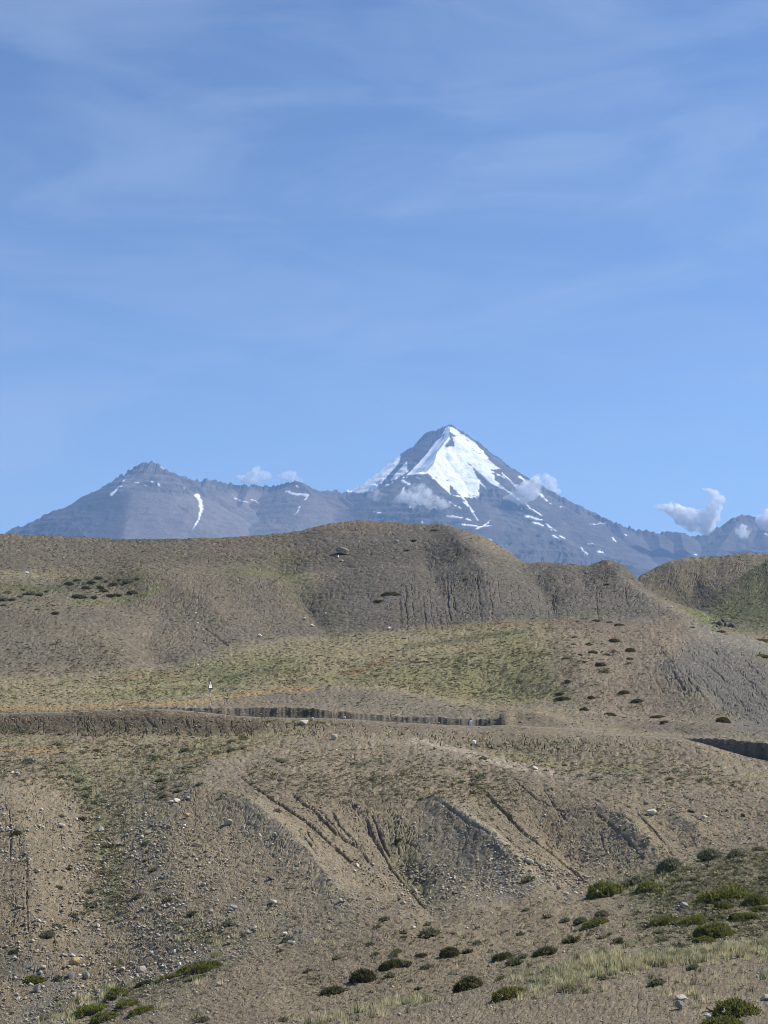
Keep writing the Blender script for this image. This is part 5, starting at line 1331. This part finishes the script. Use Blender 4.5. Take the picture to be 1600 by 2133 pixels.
B(1475, 1292, 8, 5, 'white', 'white rock at the top of the dark rock pile')
for (x, y, w_), o_, l_, nm in ordinals([(1490, 1300, 9), (1500, 1303, 14), (1512, 1304, 12), (1523, 1306, 14), (1508, 1296, 10), (1496, 1307, 8)], [(0, '')]):
    B(x, y, w_, w_ * .8, 'dark', '%s dark rock%s in pile at foot of green hillside' % (o_, l_), group='dark rocks at the foot of the green hillside')
wb = wst * sstep(1500, 1800, rowy) + .05 * wst
for z in STONY: wb = wb * (1 + 1 * z)
pos, sx_, sy_ = pick(3000, wb, r4); nb_ = 0
for X, Y in zip(sx_, sy_):
    w_ = float(np.interp(Y, [1100, 1500, 1800, 2133], [5.5, 6, 8, 9]) * math.exp(r4.normal(0, .22)))
    if X < 4 or X > 1596 or Y > 2120 or not far_from(X, Y, w_): continue
    c = r4.choice(['pale', 'buff', 'grey', 'brown', 'white', 'dark'], p=[.2, .29, .22, .2, .02, .07]); a, g = where(X, Y)
    wd = {'pale': 'pale', 'buff': 'buff', 'grey': 'grey', 'brown': 'brown', 'white': 'white', 'dark': 'dark'}[c]
    t = by_mark('small %s stone' % wd, X, Y)
    if t is None: continue
    B(X, Y, w_, w_ * .7, c, t, group='small %s stones on %s' % (wd, g)); nb_ += 1
    if nb_ >= 160: break
print('boulders', nb_, time.time() - T0)

# ------------------------------------------------------------------ road furniture
M_white = mat('white_paint', (.80, .79, .76), rough=.5, noise=[(6, .85, 1.05, 4)])
M_black = mat('black_paint', (.018, .017, .016), rough=.5)
M_concrete = mat('weathered_concrete', (.42, .40, .36), noise=[(9, .8, 1.15, 4)])
def tube_mesh(name, r, z0, z1, n=14, m=None):
    V = []; Fq = []
    for z in (z0, z1):
        for i in range(n): V.append((r * math.cos(2*math.pi*i/n), r * math.sin(2*math.pi*i/n), z))
    for i in range(n): Fq.append((i, (i+1) % n, n + (i+1) % n, n + i))
    me = bpy.data.meshes.new(name); me.from_pydata(V, [], Fq + [tuple(range(n))[::-1], tuple(range(n, 2*n))]); me.update()
    if m: me.materials.append(m)
    return me
def prism(name, pts, y0, y1, m, hole=None):
    V = [(x, y0, z) for x, z in pts] + [(x, y1, z) for x, z in pts]; n = len(pts); Fq = []
    if hole is None:
        Fq = [tuple(range(n)), tuple(range(n, 2*n))[::-1]] + [(i, n + i, n + (i+1) % n, (i+1) % n) for i in range(n)]
    else:
        V += [(x, y0, z) for x, z in hole] + [(x, y1, z) for x, z in hole]
        for i in range(n):
            j = (i+1) % n
            Fq += [(i, j, 2*n + j, 2*n + i), (n + j, n + i, 3*n + i, 3*n + j), (j, i, n + i, n + j), (2*n + i, 2*n + j, 3*n + j, 3*n + i)]
    me = bpy.data.meshes.new(name); me.from_pydata(V, [], Fq); me.update(); me.materials.append(m); return me
p = ground(438, 1479); u = p[1] / F
sg = empty('road_sign', p, label='triangular warning sign on a black and white banded pole by the road', category='road sign')
sg.rotation_euler = (0, math.radians(-2.4), math.radians(70))
Hs = 63 * u                                  # whole height
ph = Hs * .69
for k in range(6):
    z0 = ph * (k / 5. if k < 5 else 1); z1 = ph * ((k + 1) / 5.) if k < 5 else ph * 1.38
    link('pole_band' if k < 5 else 'pole_top', tube_mesh('pole_band', .042, z0 - (.3 if k == 0 else 0), z1 - .001, 14, M_black if k in (0, 2, 4, 5) else M_white), sg)
zt = ph * .985; hh = Hs - zt + .02; hw = hh * .60
tri = [(-hw, zt), (hw, zt), (0, zt + hh)]
cx_, cz_ = 0, zt + hh / 3
inn = [(cx_ + (x - cx_) * .70, cz_ + (z - cz_) * .70) for x, z in tri]
link('sign_border', prism('sign_border', tri, -.066, -.052, M_black, inn), sg)
link('sign_face', prism('sign_face', [(cx_ + (x - cx_) * .985, cz_ + (z - cz_) * .985) for x, z in tri], -.060, -.050, M_white), sg)
link('sign_symbol', prism('sign_symbol', [(.02 * hh, zt + .16 * hh), (.13 * hh, zt + .16 * hh), (.11 * hh, zt + .40 * hh), (.05 * hh, zt + .62 * hh), (-.01 * hh, zt + .60 * hh), (.03 * hh, zt + .38 * hh)], -.069, -.0605, M_black), sg)
link('sign_back', prism('sign_back', tri, -.049, -.043, MS['grey']), sg)
def post(X, Y, w_, h_, m, label, tilt=0):
    p = ground(X, Y); u = p[1] / F; w2 = w_ * u / 2; h2 = h_ * u
    V = [(-w2*1.1, -w2*.7, -.15), (w2*1.1, -w2*.7, -.15), (w2*1.1, w2*.7, -.15), (-w2*1.1, w2*.7, -.15), (-w2, -w2*.6, h2*.86), (w2, -w2*.6, h2*.86), (w2, w2*.6, h2*.86), (-w2, w2*.6, h2*.86),
         (-w2*.6, -w2*.35, h2), (w2*.6, -w2*.35, h2), (w2*.6, w2*.35, h2), (-w2*.6, w2*.35, h2)]
    Fq = [(3, 2, 1, 0)] + [(a + i, a + (i+1) % 4, a + 4 + (i+1) % 4, a + 4 + i) for a in (0, 4) for i in range(4)] + [(8, 9, 10, 11)]
    me = bpy.data.meshes.new('guard_stone'); me.from_pydata(V, [], Fq); me.update(); me.materials.append(m)
    o = link('guard_stone', me, label=label, category='guard stone'); o.location = p + np.array([0, -.15, 0]); o.rotation_euler = (0, tilt, .2)
post(982, 1512, 5.2, 12, M_white, 'taller white painted guard stone against the cut bank')
post(895, 1512, 3.6, 7, M_white, 'shorter white guard stone left of the taller one')
post(410, 1484, 5.5, 10, M_concrete, 'grey concrete guard stone left of the road sign', .1)
# ==== OBJECTS END ====

# ------------------------------------------------------------------ air: one even haze, and the few small clouds
def cube(name, lo, hi):
    V = [(x, y, z) for x in (lo[0], hi[0]) for y in (lo[1], hi[1]) for z in (lo[2], hi[2])]
    Fq = [(0, 1, 3, 2), (4, 6, 7, 5), (0, 4, 5, 1), (2, 3, 7, 6), (0, 2, 6, 4), (1, 5, 7, 3)]
    me = bpy.data.meshes.new(name); me.from_pydata(V, [], Fq); me.update(); return me
HAZE = 5.7e-5
hm = bpy.data.materials.new('even_haze'); hm.use_nodes = True; t = hm.node_tree; t.nodes.clear()
o_ = t.nodes.new('ShaderNodeOutputMaterial'); pv = t.nodes.new('ShaderNodeVolumePrincipled')
pv.inputs['Color'].default_value = (.36, .60, 1.0, 1); pv.inputs['Density'].default_value = HAZE; pv.inputs['Anisotropy'].default_value = .1
t.links.new(pv.outputs[0], o_.inputs['Volume'])
top = float(mz.max()) + 30
me = cube('haze', (-17000, -60, -130), (17000, 26500, top)); me.materials.append(hm)
link('haze', me, kind='stuff')

def cloud_mat(name, dens, scale, thr, seed):
    m = bpy.data.materials.new(name); m.use_nodes = True; t = m.node_tree; t.nodes.clear()
    o_ = t.nodes.new('ShaderNodeOutputMaterial'); v = t.nodes.new('ShaderNodeVolumePrincipled')
    v.inputs['Color'].default_value = (1, 1, 1, 1); v.inputs['Anisotropy'].default_value = .0
    tc = t.nodes.new('ShaderNodeTexCoord'); mp_ = t.nodes.new('ShaderNodeMapping'); mp_.inputs['Location'].default_value = (seed, seed * 1.7, 0)
    n = t.nodes.new('ShaderNodeTexNoise'); n.inputs['Scale'].default_value = scale; n.inputs['Detail'].default_value = 5; n.inputs['Roughness'].default_value = .72; n.inputs['Distortion'].default_value = .4
    r = t.nodes.new('ShaderNodeMapRange'); r.inputs['From Min'].default_value = thr; r.inputs['From Max'].default_value = thr + .34
    r.inputs['To Min'].default_value = 0; r.inputs['To Max'].default_value = dens
    t.links.new(tc.outputs['Object'], mp_.inputs[0]); t.links.new(mp_.outputs[0], n.inputs['Vector']); t.links.new(n.outputs['Fac'], r.inputs['Value'])
    t.links.new(r.outputs[0], v.inputs['Density']); t.links.new(v.outputs[0], o_.inputs['Volume'])
    return m
def cloud(pts, d_km, dens, thr, label, seed, scale=1 / 75.):
    """pts: (X, Y, radius px) along the cloud's body; one closed lumpy tube"""
    cen = []
    for X, Y, r in pts:
        q = wp(X, Y, d_km); cen.append((np.array(q), r * d_km * 1000 / F))
    org = cen[len(cen) // 2][0]
    m = []
    n = 26; segs = []
    ks = np.linspace(0, len(cen) - 1, (len(cen) - 1) * 7 + 1)
    C_ = np.array([np.array([np.interp(k, range(len(cen)), [c[0][j] for c in cen]) for j in range(3)]) for k in ks])
    R_ = np.array([np.interp(k, range(len(cen)), [c[1] for c in cen]) for k in ks])
    for i in range(len(ks)):
        T = C_[min(i + 1, len(ks) - 1)] - C_[max(i - 1, 0)]; T /= np.linalg.norm(T)
        Bn = np.cross(T, [0, 1, 0]); Bn /= np.linalg.norm(Bn); An = np.array([0, 1., 0])
        An = An - T * (An @ T); An /= np.linalg.norm(An)
        end = math.sin(math.pi * (i + .5) / len(ks)) ** .4 * .8 + .2
        ring = []
        for j in range(n):
            a = 2 * math.pi * j / n
            q = float(1 + .55 * perlin3(np.array([math.cos(a) * 1.3 + seed]), np.array([math.sin(a) * 1.3]), np.array([ks[i] * 1.6]))[0] + .4 * perlin3(np.array([math.cos(a) * 3 + seed]), np.array([math.sin(a) * 3]), np.array([ks[i] * 4.]))[0])
            ring.append(C_[i] - org + (Bn * math.cos(a) + An * math.sin(a) * .8) * R_[i] * q * end)
        segs.append(ring)
    V = [tuple(v) for r_ in segs for v in r_]; Fq = []
    for i in range(len(segs) - 1):
        for j in range(n): Fq.append((i*n + j, (i+1)*n + j, (i+1)*n + (j+1) % n, i*n + (j+1) % n))
    V.append(tuple(C_[0] - org)); V.append(tuple(C_[-1] - org)); b = len(V)
    for j in range(n): Fq.append((b - 2, j, (j+1) % n)); Fq.append((b - 1, (len(segs)-1)*n + (j+1) % n, (len(segs)-1)*n + j))
    me = bpy.data.meshes.new('cloud'); me.from_pydata(V, [], Fq); me.update()
    me.materials.append(cloud_mat('cloud_vapour', dens, scale, thr, seed))
    o = link('cloud', me, label=label, category='cloud'); o.location = org
cloud([(1362, 1052, 9), (1385, 1058, 14), (1410, 1066, 20), (1440, 1082, 24), (1466, 1088, 24), (1482, 1070, 18), (1492, 1052, 17), (1496, 1036, 14), (1480, 1024, 9), (1462, 1018, 5)], 9.4, .17, .42, 'largest white cloud, V shaped, resting on the low right ridge', 3)
cloud([(1574, 1080, 10), (1592, 1086, 20), (1612, 1084, 24), (1640, 1080, 20)], 9.4, .18, .40, 'white puff on the ridge at the right edge', 5)
cloud([(1532, 1104, 9), (1548, 1106, 17), (1566, 1104, 9)], 9.2, .12, .43, 'small white puff in front of the right edge ridge', 8)
cloud([(1048, 1040, 10), (1070, 1036, 18), (1098, 1024, 24), (1116, 1006, 18), (1132, 996, 12), (1154, 1014, 14), (1168, 1028, 8)], 9.15, .085, .43, 'torn cloud clinging to the right shoulder of the snow peak', 11)
cloud([(818, 1046, 8), (842, 1038, 18), (866, 1030, 24), (892, 1038, 18), (922, 1050, 14), (940, 1052, 6)], 8.55, .06, .43, 'thin cloud in front of the foot of the snow peak', 14)
cloud([(765, 1030, 8), (785, 1032, 16), (808, 1036, 10)], 8.9, .03, .43, 'faint wisp left of the thin cloud under the snow peak', 17)
cloud([(492, 992, 6), (510, 998, 11), (535, 990, 15), (556, 990, 12), (566, 996, 6)], 9.9, .075, .43, 'left wisp behind the ridge between the two peaks', 20)
cloud([(580, 992, 7), (598, 990, 12), (614, 998, 11), (632, 1006, 6)], 9.9, .075, .43, 'right wisp behind the ridge between the two peaks', 23)
print('triangles', sum(sum(len(p.vertices) - 2 for p in m.polygons) for m in bpy.data.meshes if m.users), time.time() - T0)
